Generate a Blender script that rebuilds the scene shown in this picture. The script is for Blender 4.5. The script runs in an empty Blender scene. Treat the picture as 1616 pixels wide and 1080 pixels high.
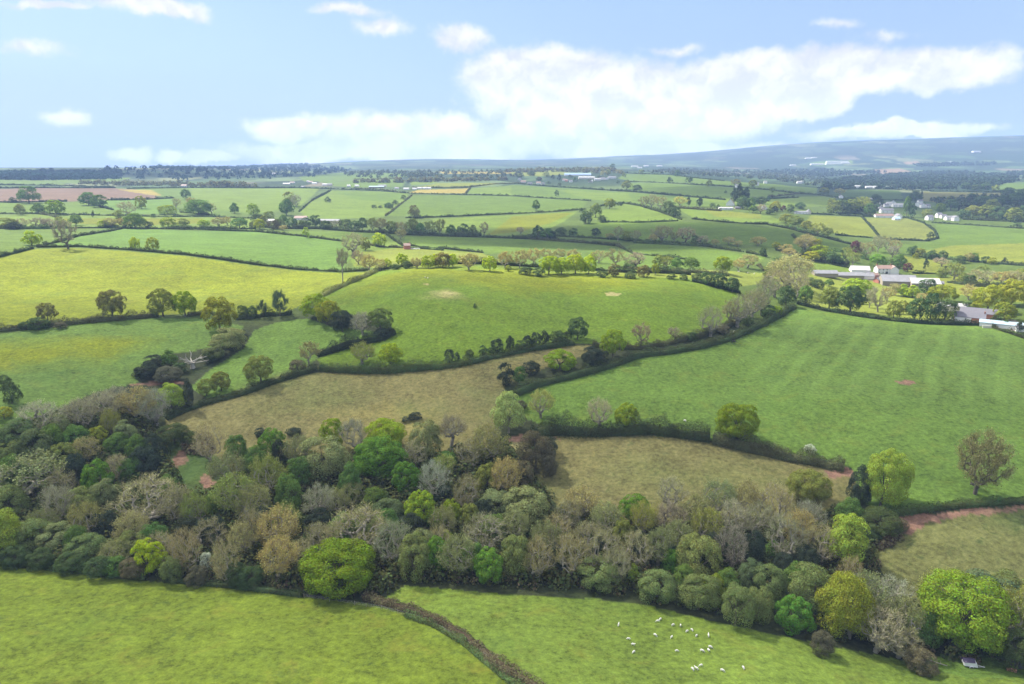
import bpy, bmesh, math, random
import numpy as np
random.seed(7); RNG = np.random.default_rng(7)
R = math.radians
scene = bpy.context.scene
COL = scene.collection
# ------------------------------------------------------------------ camera
CAM_H = 120.0; PITCH = R(14.3); FPX = 1092.0
SP, CP = math.sin(PITCH), math.cos(PITCH)
cam = bpy.data.cameras.new('camera'); cam.sensor_width = 36.0; cam.lens = 36.0*FPX/1616.0
cam.clip_start = 1.0; cam.clip_end = 60000.0
co = bpy.data.objects.new('camera', cam); COL.objects.link(co)
co.location = (0, 0, CAM_H); co.rotation_euler = (math.pi/2-PITCH, 0, 0); scene.camera = co

def ray(px, py):
    """photo pixel -> azimuth, elevation angle of the sight line"""
    u = (px-808)/FPX; v = (py-540)/FPX
    fy = CP - v*SP; fz = -SP - v*CP
    return math.atan2(u, fy), math.atan2(fz, math.hypot(u, fy))
# ------------------------------------------------------------------ terrain: heights at surveyed points, smoothly joined
KN = []
def kz(x, y, z):
    a, e = ray(x, y); d = (z-CAM_H)/math.tan(e); KN.append((a, math.log(d), e))
def kd(x, y, d):
    if d > 3000: d = 3000+(d-3000)*.8
    a, e = ray(x, y); KN.append((a, math.log(d), e))
for x, z in ((-300,14),(0,13),(400,12),(808,10),(1200,7),(1616,3),(1900,2)): kz(x, 1080, z)
for x, z in ((-300,18),(400,16),(808,14),(1200,10),(1616,5)): kz(x, 1300, z)
for x, y, z in ((0,885,3),(350,920,2),(535,940,1.5),(808,930,1),(1100,965,0.5),(1400,1030,-0.5),(1616,1058,-1),
    (0,780,3),(300,800,1),(600,810,0),(900,860,-1),(1200,935,-1.5),(1450,1000,-2),(-250,860,5),
    (-200,690,20),(0,690,17),(150,645,16),(270,690,8),(430,690,8),(600,690,8),(760,700,8),(430,750,4),(650,750,3),
    (300,640,14),(400,620,17),(480,590,19),(620,583,20),(700,620,16),(560,640,13),(800,610,18),(920,545,26),
    (0,600,23),(0,520,32),(150,508,32),(340,505,29),(230,590,19),(320,575,19),(450,530,25),(-200,520,36),(-200,600,27),
    (620,500,34),(750,500,36),(560,460,38),(900,530,27),(750,540,29),(1000,480,36),(1000,540,25),
    (1100,480,32),(1150,500,27),(1180,478,28),(1250,487,23),
    (1000,600,20),(1300,600,19),(1600,600,18),(1600,530,21),(1400,505,22),(1850,560,20),(1850,680,14),
    (1400,700,14),(1600,780,9),(1350,760,7),(1100,680,13),(850,645,14),(1000,740,7),(1000,790,4),(1250,790,4),(900,690,10),
    (1500,850,5),(1616,930,1),(1420,900,1),(1850,860,4)): kz(x, y, z)
for x, y, d in ((-300,450,570),(0,460,590),(0,400,710),(300,460,570),(300,410,650),(480,470,500),(520,430,600),
    (640,424,545),(750,420,540),(850,426,535),(1000,436,530),(1090,439,535),(1150,458,520),
    (1250,470,560),(1400,470,650),(1616,470,650),(1850,480,640),
    (620,400,720),(800,402,720),(950,403,720),(1100,412,690),(1250,425,700),
    (-300,370,900),(0,375,880),(300,380,830),(600,370,930),(900,372,930),(1200,378,900),(1400,425,820),(1616,430,830),(1850,430,830),
    (-300,345,1250),(0,345,1200),(300,345,1180),(600,345,1180),(900,340,1200),(1200,345,1150),(1450,375,1150),(1616,390,1080),(1850,390,1080),
    (0,320,1550),(300,320,1500),(600,322,1450),(900,318,1500),(1200,322,1450),(1450,345,1450),(1616,350,1450),
    (0,300,2000),(300,300,1950),(600,302,1800),(900,300,1850),(1200,302,1850),(1450,318,1950),(1616,318,1950),(1850,320,2000),
    (0,285,2600),(300,284,2600),(600,286,2300),(900,284,2300),(1200,287,2400),(1450,299,2600),(1616,297,2600),
    (-300,270,3500),(0,270,3500),(250,267,3600),(420,272,3500),(600,274,3000),(850,272,2750),(960,271,2750),(1100,276,3000),(1300,285,3300),(1616,284,3300),
    (550,270,4200),(700,266,4500),(850,264,5000),(1000,262,5200),(1200,268,5500),(1400,270,5200),(1616,270,5200),(1900,270,5200),
    (0,266,6000),(300,266,6000),(550,256,7500),(700,251,8500),(850,253,8500),(1000,246,9000),(1100,244,9000),(1200,233,9000),(1300,227,9000),(1450,223,9000),(1616,217,9000),(1900,212,9000),
    (1300,250,7000),(1616,246,7000),(1100,257,7000),
    (-300,272,9000),(0,270,9000),(300,268,9000),(0,272,14000),(500,262,14000),(850,262,14000),(1200,240,14000),(1616,226,14000),(1900,222,14000),(-300,274,14000)): kd(x, y, d)
KN = np.array(KN); SA, SL = 0.35, 0.55
P_ = np.stack([KN[:,0]/SA, KN[:,1]/SL], 1)
def _ker(r2): return 0.5*r2*np.log(r2+1e-12)
_n = len(P_)
_K = _ker(((P_[:,None]-P_[None])**2).sum(-1)) + 2e-3*np.eye(_n)
_A = np.zeros((_n+3, _n+3)); _A[:_n,:_n] = _K; _A[:_n,_n] = 1; _A[:_n,_n+1:] = P_; _A[_n,:_n] = 1; _A[_n+1:,:_n] = P_.T
_W = np.linalg.solve(_A, np.concatenate([KN[:,2], np.zeros(3)]))
LMIN, LMAX = math.log(95), math.log(11800)
def elev(a, d):
    """elevation angle from the survey point to the ground at azimuth a, distance d"""
    a = np.clip(np.asarray(a, float), -0.84, 0.84); L = np.clip(np.log(np.asarray(d, float)), LMIN, LMAX)
    a, L = np.broadcast_arrays(a, L); sh = a.shape
    q = np.stack([a.ravel()/SA, L.ravel()/SL], 1); out = np.empty(len(q))
    for i in range(0, len(q), 40000):
        s = q[i:i+40000]
        out[i:i+40000] = _ker(((s[:,None]-P_[None])**2).sum(-1)) @ _W[:_n] + _W[_n] + s @ _W[_n+1:]
    return out.reshape(sh)
def height(x, y):
    x = np.asarray(x, float); y = np.asarray(y, float)
    d = np.maximum(np.hypot(x, y), 1.0); a = np.arctan2(x, y)
    dd = np.clip(d, 95, 11700)
    return CAM_H + dd*np.tan(elev(a, dd))
_LG = np.exp(np.linspace(LMIN, LMAX, 900))
def at(px, py, lift=0.0, d=None):
    """where the sight line through a photo pixel meets the land (or the land lifted by a tree's height)"""
    a, e = ray(px, py)
    if d is None:
        el = elev(a, _LG)
        if lift: el = np.arctan(np.tan(el) + lift/_LG)
        ok = np.nonzero(el >= e)[0]
        if len(ok) == 0: d = 11500.0
        else:
            i = ok[0]; d = _LG[i]
            if i > 0:
                t = (e-el[i-1])/(el[i]-el[i-1]+1e-12); d = _LG[i-1]+(d-_LG[i-1])*t
    x, y = d*math.sin(a), d*math.cos(a)
    return x, y, float(height(x, y)), d
def P(p):
    return at(p[0], p[1]) if len(p) == 2 else at(p[0], p[1], 0, p[2])
# ------------------------------------------------------------------ small helpers
def srgb(r, g, b):
    return tuple((c/255/12.92 if c/255 <= .04045 else ((c/255+.055)/1.055)**2.4) for c in (r, g, b))
def tag(o, label=None, cat=None, group=None, kind=None):
    if label: o['label'] = label
    if cat: o['category'] = cat
    if group: o['group'] = group
    if kind: o['kind'] = kind
    return o
def link(name, data, parent=None, mat=None):
    o = bpy.data.objects.new(name, data); COL.objects.link(o)
    if parent: o.parent = parent
    if mat is not None and data is not None and len(data.materials) == 0: data.materials.append(mat)
    return o
def empty(name, loc, rz=0, scale=None):
    o = bpy.data.objects.new(name, None); COL.objects.link(o); o.location = loc; o.rotation_euler = (0, 0, rz)
    o.empty_display_size = 0.5
    if scale: o.scale = scale
    return o
def mesh_np(name, V, F, smooth=False, midx=None):
    """V (n,3); F list of index arrays, each (k,3) or (k,4)"""
    me = bpy.data.meshes.new(name); V = np.ascontiguousarray(V, np.float32)
    me.vertices.add(len(V)); me.vertices.foreach_set('co', V.ravel())
    F = [np.asarray(f, np.int32) for f in F if len(f)]
    tot = np.concatenate([np.full(len(f), f.shape[1], np.int32) for f in F])
    idx = np.concatenate([f.ravel() for f in F])
    me.loops.add(len(idx)); me.loops.foreach_set('vertex_index', idx)
    st = np.zeros(len(tot), np.int32); st[1:] = np.cumsum(tot)[:-1]
    me.polygons.add(len(tot)); me.polygons.foreach_set('loop_start', st); me.polygons.foreach_set('loop_total', tot)
    if smooth: me.polygons.foreach_set('use_smooth', np.ones(len(tot), bool))
    if midx is not None: me.polygons.foreach_set('material_index', np.asarray(midx, np.int32))
    me.update(calc_edges=True); me.validate()
    return me
class MB:
    """collects boxes, prisms and tubes into one mesh"""
    def __init__(s): s.v = []; s.f = []
    def add(s, V, F):
        n = len(s.v); s.v += [tuple(p) for p in V]; s.f += [tuple(i+n for i in f) for f in F]
    def box(s, c, d, rz=0):
        cx, cy, cz = c; hx, hy, hz = d[0]/2, d[1]/2, d[2]/2; cs, sn = math.cos(rz), math.sin(rz); V = []
        for z in (-hz, hz):
            for x, y in ((-hx,-hy),(hx,-hy),(hx,hy),(-hx,hy)): V.append((cx+x*cs-y*sn, cy+x*sn+y*cs, cz+z))
        s.add(V, ((3,2,1,0),(4,5,6,7),(0,1,5,4),(1,2,6,5),(2,3,7,6),(3,0,4,7)))
    def tube(s, p0, p1, r0, r1, n=6, cap=True):
        p0 = np.array(p0, float); p1 = np.array(p1, float); t = p1-p0; L = np.linalg.norm(t)
        if L < 1e-6: return
        t /= L; a = np.cross(t, (0,0,1) if abs(t[2]) < .9 else (1,0,0)); a /= np.linalg.norm(a); b = np.cross(t, a)
        V = []
        for p, r in ((p0, r0), (p1, r1)):
            for k in range(n):
                w = 2*math.pi*k/n; V.append(p+r*(math.cos(w)*a+math.sin(w)*b))
        F = [(k, (k+1) % n, n+(k+1) % n, n+k) for k in range(n)]
        if cap: F += [tuple(range(n))[::-1], tuple(range(n, 2*n))]
        s.add(V, F)
    def mesh(s, name):
        me = bpy.data.meshes.new(name); me.from_pydata(s.v, [], s.f); me.update(); return me
    def build(s, name, mat, parent=None):
        return link(name, s.mesh(name), parent, mat)
# ------------------------------------------------------------------ materials
def newmat(name):
    m = bpy.data.materials.new(name); m.use_nodes = True; nt = m.node_tree; nt.nodes.clear()
    return m, nt, nt.nodes.new('ShaderNodeOutputMaterial')
def nd(nt, typ, **kw):
    n = nt.nodes.new(typ)
    for k, v in kw.items():
        if k.startswith('i_'):
            key = k[2:]; n.inputs[int(key) if key.isdigit() else key].default_value = v
        else: setattr(n, k, v)
    return n
def mth(nt, op, a, b=None, c=None, clamp=False):
    n = nt.nodes.new('ShaderNodeMath'); n.operation = op; n.use_clamp = clamp
    for i, v in enumerate((a, b, c)):
        if v is None: continue
        if isinstance(v, (int, float)): n.inputs[i].default_value = v
        else: nt.links.new(v, n.inputs[i])
    return n.outputs[0]
def mixc(nt, fac, a, b, blend='MIX'):
    n = nt.nodes.new('ShaderNodeMix'); n.data_type = 'RGBA'; n.blend_type = blend
    for s, v in ((n.inputs[0], fac), (n.inputs[6], a), (n.inputs[7], b)):
        if isinstance(v, (int, float)): s.default_value = v
        elif isinstance(v, tuple): s.default_value = v if len(v) == 4 else v+(1,)
        else: nt.links.new(v, s)
    return n.outputs[2]
def rng(nt, v, a, b, c=0.0, d=1.0, smooth=True):
    n = nt.nodes.new('ShaderNodeMapRange'); n.interpolation_type = 'SMOOTHSTEP' if smooth else 'LINEAR'
    nt.links.new(v, n.inputs[0])
    for i, x in enumerate((a, b, c, d)): n.inputs[i+1].default_value = x
    return n.outputs[0]
def noise(nt, vec, scale, detail=4, rough=.55, dist=0.0):
    n = nd(nt, 'ShaderNodeTexNoise', i_Scale=scale, i_Detail=detail, i_Roughness=rough, i_Distortion=dist)
    if vec is not None: nt.links.new(vec, n.inputs['Vector'])
    return n.outputs[0]
def simple(name, col, rough=.8, var=.25, scale=1.0, metallic=0.0):
    """painted, rendered, slate or timber surface with weathering"""
    m, nt, out = newmat(name); b = nd(nt, 'ShaderNodeBsdfPrincipled', i_Roughness=rough, i_Metallic=metallic)
    tc = nd(nt, 'ShaderNodeTexCoord'); f = noise(nt, tc.outputs['Object'], scale, 5)
    f2 = noise(nt, tc.outputs['Object'], scale*7, 3)
    k = mth(nt, 'ADD', mth(nt, 'MULTIPLY', mth(nt, 'SUBTRACT', f, .5), var*2), mth(nt, 'MULTIPLY', mth(nt, 'SUBTRACT', f2, .5), var))
    cb = nd(nt, 'ShaderNodeCombineColor'); s = mth(nt, 'ADD', k, 1.0)
    for i in range(3): nt.links.new(s, cb.inputs[i])
    c = mixc(nt, 1.0, col, cb.outputs[0], 'MULTIPLY')
    nt.links.new(c, b.inputs['Base Color']); nt.links.new(b.outputs[0], out.inputs[0])
    return m
def leafmat(name, trans=.35, var=.5, hue=.06, ns=5.0, nk=.5):
    """foliage: the object's own leaf colour, varied leaf by leaf and spray by spray, light passing through"""
    m, nt, out = newmat(name)
    oi = nd(nt, 'ShaderNodeObjectInfo'); g = nd(nt, 'ShaderNodeNewGeometry'); tc = nd(nt, 'ShaderNodeTexCoord')
    r = g.outputs['Random Per Island']
    n1 = noise(nt, tc.outputs['Object'], ns, 3)
    val = mth(nt, 'ADD', mth(nt, 'ADD', mth(nt, 'MULTIPLY', r, var), 1-var*.5), mth(nt, 'MULTIPLY', mth(nt, 'SUBTRACT', n1, .5), nk))
    hv = nd(nt, 'ShaderNodeHueSaturation'); nt.links.new(oi.outputs['Color'], hv.inputs['Color'])
    hs = mth(nt, 'ADD', mth(nt, 'MULTIPLY', mth(nt, 'SUBTRACT', r, .5), hue), mth(nt, 'ADD', .5, mth(nt, 'MULTIPLY', mth(nt, 'SUBTRACT', n1, .5), hue*1.2)))
    nt.links.new(hs, hv.inputs['Hue']); nt.links.new(val, hv.inputs['Value'])
    d = nd(nt, 'ShaderNodeBsdfDiffuse'); t = nd(nt, 'ShaderNodeBsdfTranslucent'); mx = nd(nt, 'ShaderNodeMixShader', i_0=trans)
    nt.links.new(hv.outputs[0], d.inputs[0])
    wt = mixc(nt, 1.0, hv.outputs[0], (1.15, 1.2, .75), 'MULTIPLY'); nt.links.new(wt, t.inputs[0])
    nt.links.new(d.outputs[0], mx.inputs[1]); nt.links.new(t.outputs[0], mx.inputs[2]); nt.links.new(mx.outputs[0], out.inputs[0])
    return m
M = {}
M['leaf'] = leafmat('foliage_leaf', .26, .85, .05)
M['twig'] = leafmat('bare_twig', .1, .6, .05)
M['hedge'] = leafmat('hedge_leaf', .25, .75, .10, .16, 1.1)
M['bark'] = simple('bark', (.12, .1, .075), .9, .4, 3)
M['palebark'] = simple('pale_bark', (.27, .245, .19), .9, .3, 3)
M['deadwood'] = simple('dead_wood', (.40, .37, .31), .9, .2, 3)
M['render'] = simple('white_render', (.78, .77, .74), .8, .06, .6)
M['cream'] = simple('cream_render', (.62, .57, .48), .8, .08, .6)
M['brick'] = simple('red_brick', (.36, .16, .10), .85, .3, 2)
M['redbrick'] = simple('bright_brick', (.45, .17, .12), .85, .25, 2)
M['slate'] = simple('slate_roof', (.15, .145, .165), .6, .25, .8)
M['tile'] = simple('clay_tile_roof', (.26, .17, .14), .7, .25, .8)
M['fibre'] = simple('fibre_cement_roof', (.20, .20, .215), .8, .3, .35)
M['whiteroof'] = simple('white_sheet_roof', (.36, .355, .35), .6, .3, .5)
M['blueroof'] = simple('pale_glass_roof', (.34, .45, .50), .35, .25, .5)
M['panel'] = simple('blue_sheet_roof', (.20, .29, .42), .4, .15, .3)
M['dark'] = simple('dark_opening', (.03, .03, .035), .5, .2, 1)
M['glass'] = simple('window_glass', (.05, .06, .08), .15, .1, 1)
M['wood'] = simple('weathered_timber', (.28, .24, .19), .9, .3, 3)
M['wool'] = simple('white_fleece', (.62, .60, .54), .95, .08, 4)
M['blackhide'] = simple('black_hide', (.02, .018, .016), .6, .2, 3)
M['brownhide'] = simple('red_brown_hide', (.16, .06, .03), .6, .2, 3)
M['metal'] = simple('galvanised_metal', (.45, .46, .47), .45, .2, 2, .6)
M['whitepaint'] = simple('white_painted_panel', (.75, .75, .77), .35, .06, 1)
M['tarp'] = simple('dark_purple_tarpaulin', (.05, .035, .08), .6, .3, 2)
M['rust'] = simple('rusty_drum', (.38, .15, .08), .7, .3, 2)
M['terracotta'] = simple('orange_clay', (.45, .2, .12), .7, .2, 2)
# ------------------------------------------------------------------ ground: one sheet to the horizon, each field with its own crop, some sunlight painted in
G = dict(sheepwalk=(.108,.156,.023), meadow=(.106,.143,.015), 
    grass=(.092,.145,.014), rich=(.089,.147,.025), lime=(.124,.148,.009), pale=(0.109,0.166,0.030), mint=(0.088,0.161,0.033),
    rough=(.133,.120,.045), rough2=(.118,.122,.040), tan=(0.239,0.203,0.056), plough=(.140,.096,.082), soil=(.195,.112,.078), straw=(.26,.235,.095),
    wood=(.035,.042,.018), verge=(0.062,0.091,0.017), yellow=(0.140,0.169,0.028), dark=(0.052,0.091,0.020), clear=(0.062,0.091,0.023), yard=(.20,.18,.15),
    green=(.086,.140,.026), grey=(0.135,0.161,0.040), pink=(.20,.15,.12), farblue=(0.047,0.080,0.020))
FIELDS = []   # photo-pixel outlines, far to near: (outline, colour, stripes, tufts, flowers)
def F(col, pts, stripe=0, tuft=.3, flower=0, soft=0): FIELDS.append((G[col], pts, stripe, tuft, flower, soft))
# distant slopes
F('tan', [(690,271),(860,271),(790,275),(700,275)]); F('yellow', [(808,271),(890,269),(905,275),(850,279),(808,277)])
F('green', [(470,279),(560,271),(640,274),(660,278),(560,284),(480,287)]); F('pink', [(1375,268),(1420,266),(1440,271),(1390,275)])
F('pale', [(1280,257),(1345,253),(1346,259),(1285,262)]); F('pink', [(1425,256),(1450,254),(1452,259),(1430,260)]); F('tan', [(1530,241),(1552,239),(1552,242),(1532,243)])
F('green', [(985,274),(1060,277),(1150,286),(1150,290),(1000,286),(975,282)]); F('green', [(500,286),(620,283),(640,287),(635,295),(560,296),(520,293)], 0, .2)
F('pale', [(645,287),(690,285),(690,289),(650,292)]); F('green', [(0,284),(110,286),(100,292),(0,292)]); F('dark', [(0,292),(185,296),(180,298),(0,297)])
F('green', [(60,286),(160,280),(210,281),(180,287),(120,290)])
G['moor'] = (.030,.044,.030)
F('moor', [(1000,247),(1200,234),(1450,224),(1616,218),(1750,215),(1750,240),(1560,244),(1400,247),(1250,251),(1100,254),(1000,257)], 0, .3, 0, 8); F('moor', [(560,260),(700,255),(860,257),(960,254),(960,262),(700,263),(560,265)], 0, .3, 0, 8)
# middle distance, left
F('plough', [(-80,299),(0,298),(60,297),(180,297),(215,299),(250,311),(245,314),(150,316),(108,318),(70,319),(25,319),(-80,318)], .0, .3)
F('green', [(185,297),(320,297),(505,297),(470,330),(400,340),(330,343),(270,338),(275,314),(255,311),(217,299)], 0, .3)
F('pale', [(300,297),(505,298),(475,325),(404,338),(310,325)], 0, .3); F('tan', [(185,299),(240,300),(255,310),(235,308)], 0, .4, 0, 3)
F('rich', [(-80,319),(25,320),(60,320),(108,319),(125,318),(180,333),(180,338),(60,338),(-80,338)]); F('mint', [(125,317),(170,316),(275,314),(275,339),(182,338),(178,331),(150,325)])
F('pale', [(-80,340),(60,339),(180,341),(330,343),(404,346),(404,364),(260,361),(180,359),(90,360),(-80,361)], 0, .3); F('lime', [(100,345),(320,345),(325,353),(230,356),(90,352)])
F('green', [(-80,363),(90,362),(182,361),(170,365),(125,372),(95,382),(60,389),(0,400),(-80,420)], .25)
F('mint', [(60,390),(95,383),(125,373),(170,366),(195,361),(260,363),(404,366),(480,374),(545,383),(560,395),(548,415),(540,428),(470,425),(404,417),(350,409),(290,401),(205,394),(125,389)], .5, .3)
F('lime', [(-80,455),(-20,412),(10,404),(55,393),(125,392),(205,397),(290,404),(404,420),(470,428),(540,432),(585,429),(545,450),(505,468),(455,492),(375,498),(335,492),(250,498),(150,505),(90,511),(30,517),(-80,530)], 0, .55, .35)
F('green', [(404,364),(600,366),(612,378),(560,381),(480,372)])
F('pale', [(540,382),(610,369),(630,385),(640,400),(600,420),(560,425)])
# middle distance, centre
F('pale', [(473,334),(495,316),(522,301),(600,303),(645,306),(632,325),(605,343),(520,347),(480,342)], 0, .3); F('rich', [(530,303),(600,304),(640,307),(625,322),(560,315)], 0, .3, 0, 4)
F('green', [(610,341),(630,326),(652,309),(720,309),(808,311),(870,315),(928,318),(918,331),(870,334),(808,337),(740,340),(680,342)], 0, .2)
F('tan', [(645,305),(660,300),(740,297),(735,306)]); F('yellow', [(655,296),(690,289),(790,289),(780,292),(735,296)]); F('pale', [(738,306),(742,297),(808,293),(880,298),(980,303),(985,308),(900,313)])
F('pale', [(680,345),(740,343),(808,340),(912,334),(890,350),(870,360),(830,371),(770,372),(700,367)], 0, .3, .2); F('lime', [(770,371),(808,342),(860,338),(905,336),(870,352),(830,364)], 0, .3)
F('rich', [(638,374),(700,374),(808,377),(850,380),(960,388),(972,392),(880,396),(760,402),(640,388)]); F('yellow', [(560,400),(640,390),(760,400),(800,415),(600,424),(560,420)])
F('green', [(800,400),(900,396),(990,392),(1060,402),(1200,406),(1150,424),(1000,425),(820,425)])
F('rich', [(985,390),(1010,383),(1100,390),(1172,400),(1210,406),(1190,418),(1100,412),(1000,397)], 0, .2); F('yellow', [(820,432),(1090,425),(1150,428),(1215,432),(1210,446),(1175,452),(1100,440),(900,436)])
F('pale', [(930,345),(945,335),(985,322),(1010,326),(1050,338),(1078,347),(1070,349),(1010,351),(955,350)], 0, .3); F('rich', [(908,362),(930,352),(1075,351),(1160,354),(1230,362),(1262,372),(1250,388),(1150,386),(1080,383),(960,380),(890,372)], 0, .3)
F('pale', [(1068,328),(1150,336),(1212,340),(1250,352),(1160,350),(1095,345)], 0, .3); F('yellow', [(1110,330),(1200,338),(1200,345),(1130,342)], 0, .3)
F('green', [(808,292),(883,297),(988,303),(1083,311),(1145,317),(1150,326),(1080,325),(1010,322),(980,318),(930,316),(870,313),(808,309)]); F('pale', [(880,300),(990,305),(1000,318),(930,315)])
F('green', [(985,288),(1100,292),(1212,300),(1260,306),(1212,312),(1145,315),(1083,309),(988,301)]); F('pale', [(1080,312),(1212,312),(1300,310),(1320,314),(1310,326),(1212,327),(1150,322)])
F('green', [(1000,278),(1140,286),(1212,290),(1290,297),(1290,307),(1212,298),(1100,290),(1000,286)])
# middle distance, right
F('dark', [(1320,299),(1420,301),(1425,316),(1350,313),(1318,311)]); F('rough2', [(1450,303),(1585,305),(1560,318),(1500,322),(1455,318)]); F('green', [(1562,291),(1700,284),(1700,300),(1570,303)])
F('yellow', [(1280,340),(1360,343),(1387,374),(1342,371),(1300,366),(1270,352)], 0, .3); F('grey', [(1364,344),(1430,345),(1457,353),(1474,366),(1478,376),(1460,380),(1412,378),(1390,374)], .3, .3)
F('green', [(1475,354),(1537,357),(1616,362),(1750,370),(1750,440),(1612,419),(1562,415),(1500,409),(1442,398),(1420,386),(1462,383),(1482,378)], 0, .3); F('yellow', [(1500,388),(1616,384),(1750,395),(1750,436),(1612,418),(1540,410),(1450,398)], 0, .3)  # yellow lower part: sunlight painted into the field colour
F('green', [(1215,358),(1277,371),(1300,376),(1345,388),(1420,385),(1440,400),(1380,412),(1270,402),(1200,390)], 0, .3); F('pale', [(1265,410),(1345,424),(1350,436),(1290,426)]); F('yellow', [(1425,404),(1495,414),(1500,432),(1445,434),(1425,425)], 0, .2)
F('yellow', [(1440,440),(1616,430),(1700,440),(1700,490),(1560,470),(1480,462)], 0, .3); F('yard', [(1370,430),(1480,448),(1480,456),(1385,452),(1360,440)]); F('yellow', [(1210,432),(1290,428),(1390,445),(1430,470),(1540,480),(1540,505),(1450,505),(1280,482)], 0, .3)
F('yard', [(1495,502),(1600,505),(1660,530),(1600,522),(1520,510)])
# near fields
F('green', [(-250,560),(-80,532),(0,527),(100,514),(250,502),(330,503),(385,515),(360,545),(240,565),(215,605),(150,620),(80,650),(20,672),(-250,760)], 0, .5, .25)
F('lime', [(-120,560),(0,545),(150,535),(230,530),(225,548),(140,565),(0,580),(-120,590)], 0, .5, .1, 6)
F('rich', [(300,612),(330,585),(385,550),(400,522),(440,508),(485,503),(530,518),(620,526),(560,545),(505,560),(490,575),(410,605),(330,630)], 0, .35)
F('grass', [(590,429),(640,425),(700,421),(760,420),(850,427),(1000,437),(1095,440),(1130,455),(1165,463),(1180,478),(1150,505),(1100,530),(1050,542),(1000,550),(930,543),(900,541),(840,551),(790,560),(740,570),(700,578),(620,584),(510,582),(500,566),(560,545),(622,526),(610,500),(540,496),(490,495),(505,471),(545,453)], 0, .4, .3)
F('lime', [(560,446),(600,430),(700,421),(850,427),(1000,437),(1090,441),(1050,447),(900,460),(700,446),(600,450),(535,480)], 0, .45, .3, 12)  # brighter crest band: sun past the cloud edge painted into the ground colour
F('straw', [(677,463),(700,458),(722,462),(718,470),(700,472),(683,469)], 0, .5, 0, 3.5); F('straw', [(952,463),(965,461),(980,464),(975,468),(958,467)], 0, .4, 0, 1); F('straw', [(665,448),(678,447),(676,451)], 0, .3)
F('rough', [(258,700),(262,662),(340,634),(390,622),(470,594),(510,587),(620,588),(700,582),(790,563),(840,555),(900,545),(935,546),(925,560),(860,580),(800,606),(785,640),(778,690),(800,720),(780,760),(600,760),(430,760),(300,760)], .12, .5)
F('rough2', [(430,600),(560,592),(600,610),(520,640),(420,650)], 0, .7, 0, 8); F('tan', [(560,650),(640,655),(690,668),(600,680),(540,672)], 0, .8, 0, 10)
F('rich', [(812,625),(860,606),(920,592),(960,580),(1010,565),(1060,558),(1110,550),(1150,537),(1190,520),(1230,500),(1256,485),(1300,492),(1400,507),(1450,512),(1540,515),(1600,528),(1800,590),(1800,800),(1640,789),(1570,793),(1440,806),(1395,816),(1360,790),(1345,740),(1250,724),(1190,710),(1130,696),(1080,686),(1020,680),(880,680),(830,660)], 0, .32, .3)
F('green', [(1180,600),(1240,500),(1400,510),(1560,520),(1720,570),(1720,640),(1500,635),(1300,620),(1150,610)], 1.0, .28, .2, 6)
F('soil', [(1412,601),(1430,599),(1448,604),(1440,608),(1420,607)], 0, .3, 0, 1)
F('rough', [(800,692),(850,688),(950,688),(1020,686),(1080,692),(1130,702),(1190,716),(1250,729),(1335,742),(1350,760),(1340,790),(1250,830),(1000,830),(880,800),(850,760),(810,720)], .1, .5)
F('rough2', [(900,730),(1050,720),(1200,740),(1250,770),(1100,780),(950,770)], 0, .7, 0, 8)
F('soil', [(800,688),(850,688),(880,692),(840,697),(805,693)], 0, .4, 0, 2); F('soil', [(1290,742),(1335,738),(1350,745),(1345,756),(1310,750)], 0, .4, 0, 2)
F('rough2', [(1385,832),(1440,828),(1520,808),(1640,798),(1800,790),(1800,1010),(1616,985),(1500,985),(1440,960),(1400,925),(1378,870)], .1, .8)
F('soil', [(1385,824),(1440,814),(1500,806),(1570,800),(1700,793),(1700,802),(1580,808),(1560,815),(1520,814),(1460,828),(1446,842),(1420,840)], 0, .4, 0, 1.2)
F('clear', [(265,700),(300,690),(345,725),(385,760),(350,790),(290,790),(265,745)], 0, .8); F('soil', [(270,722),(300,700),(305,706),(285,735),(270,745)], 0, .6, 0, 2); F('soil', [(312,752),(335,745),(340,765),(320,775)], 0, .6, 0, 1.5); F('soil', [(265,770),(290,765),(300,795),(280,800)], 0, .6, 0, 2)
F('soil', [(205,608),(235,603),(285,600),(290,606),(240,609)], 0, .5, 0, 1); F('straw', [(810,695),(840,702),(850,725),(815,728)], 0, .6, 0, 2)
F('meadow', [(-400,860),(0,893),(150,908),(240,918),(350,926),(480,942),(600,955),(690,985),(730,1008),(765,1037),(800,1064),(850,1092),(1000,1300),(-600,1500),(-700,1000)], 0, .6, .55)
F('sheepwalk', [(600,948),(640,925),(800,938),(940,945),(1020,955),(1100,975),(1250,1008),(1400,1038),(1480,1052),(1640,1072),(1900,1090),(1900,1500),(1000,1500),(880,1110),(800,1060),(765,1032),(730,1003),(690,980)], 0, .45, .4)
F('rich', [(1440,1050),(1530,1030),(1700,1030),(1700,1075),(1560,1075)], 0, .4, 0, 2)
def densify(pts, step=10, closed=False):
    out = []; n = len(pts)
    for i in range(n if closed else n-1):
        a, b = pts[i], pts[(i+1) % n]; k = max(1, int(math.hypot(b[0]-a[0], b[1]-a[1])/step))
        for j in range(k):
            t = j/k; q = [a[0]+(b[0]-a[0])*t, a[1]+(b[1]-a[1])*t]
            if len(a) > 2 and len(b) > 2: q.append(a[2]+(b[2]-a[2])*t)
            out.append(tuple(q))
    if not closed: out.append(pts[-1])
    return out
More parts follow.
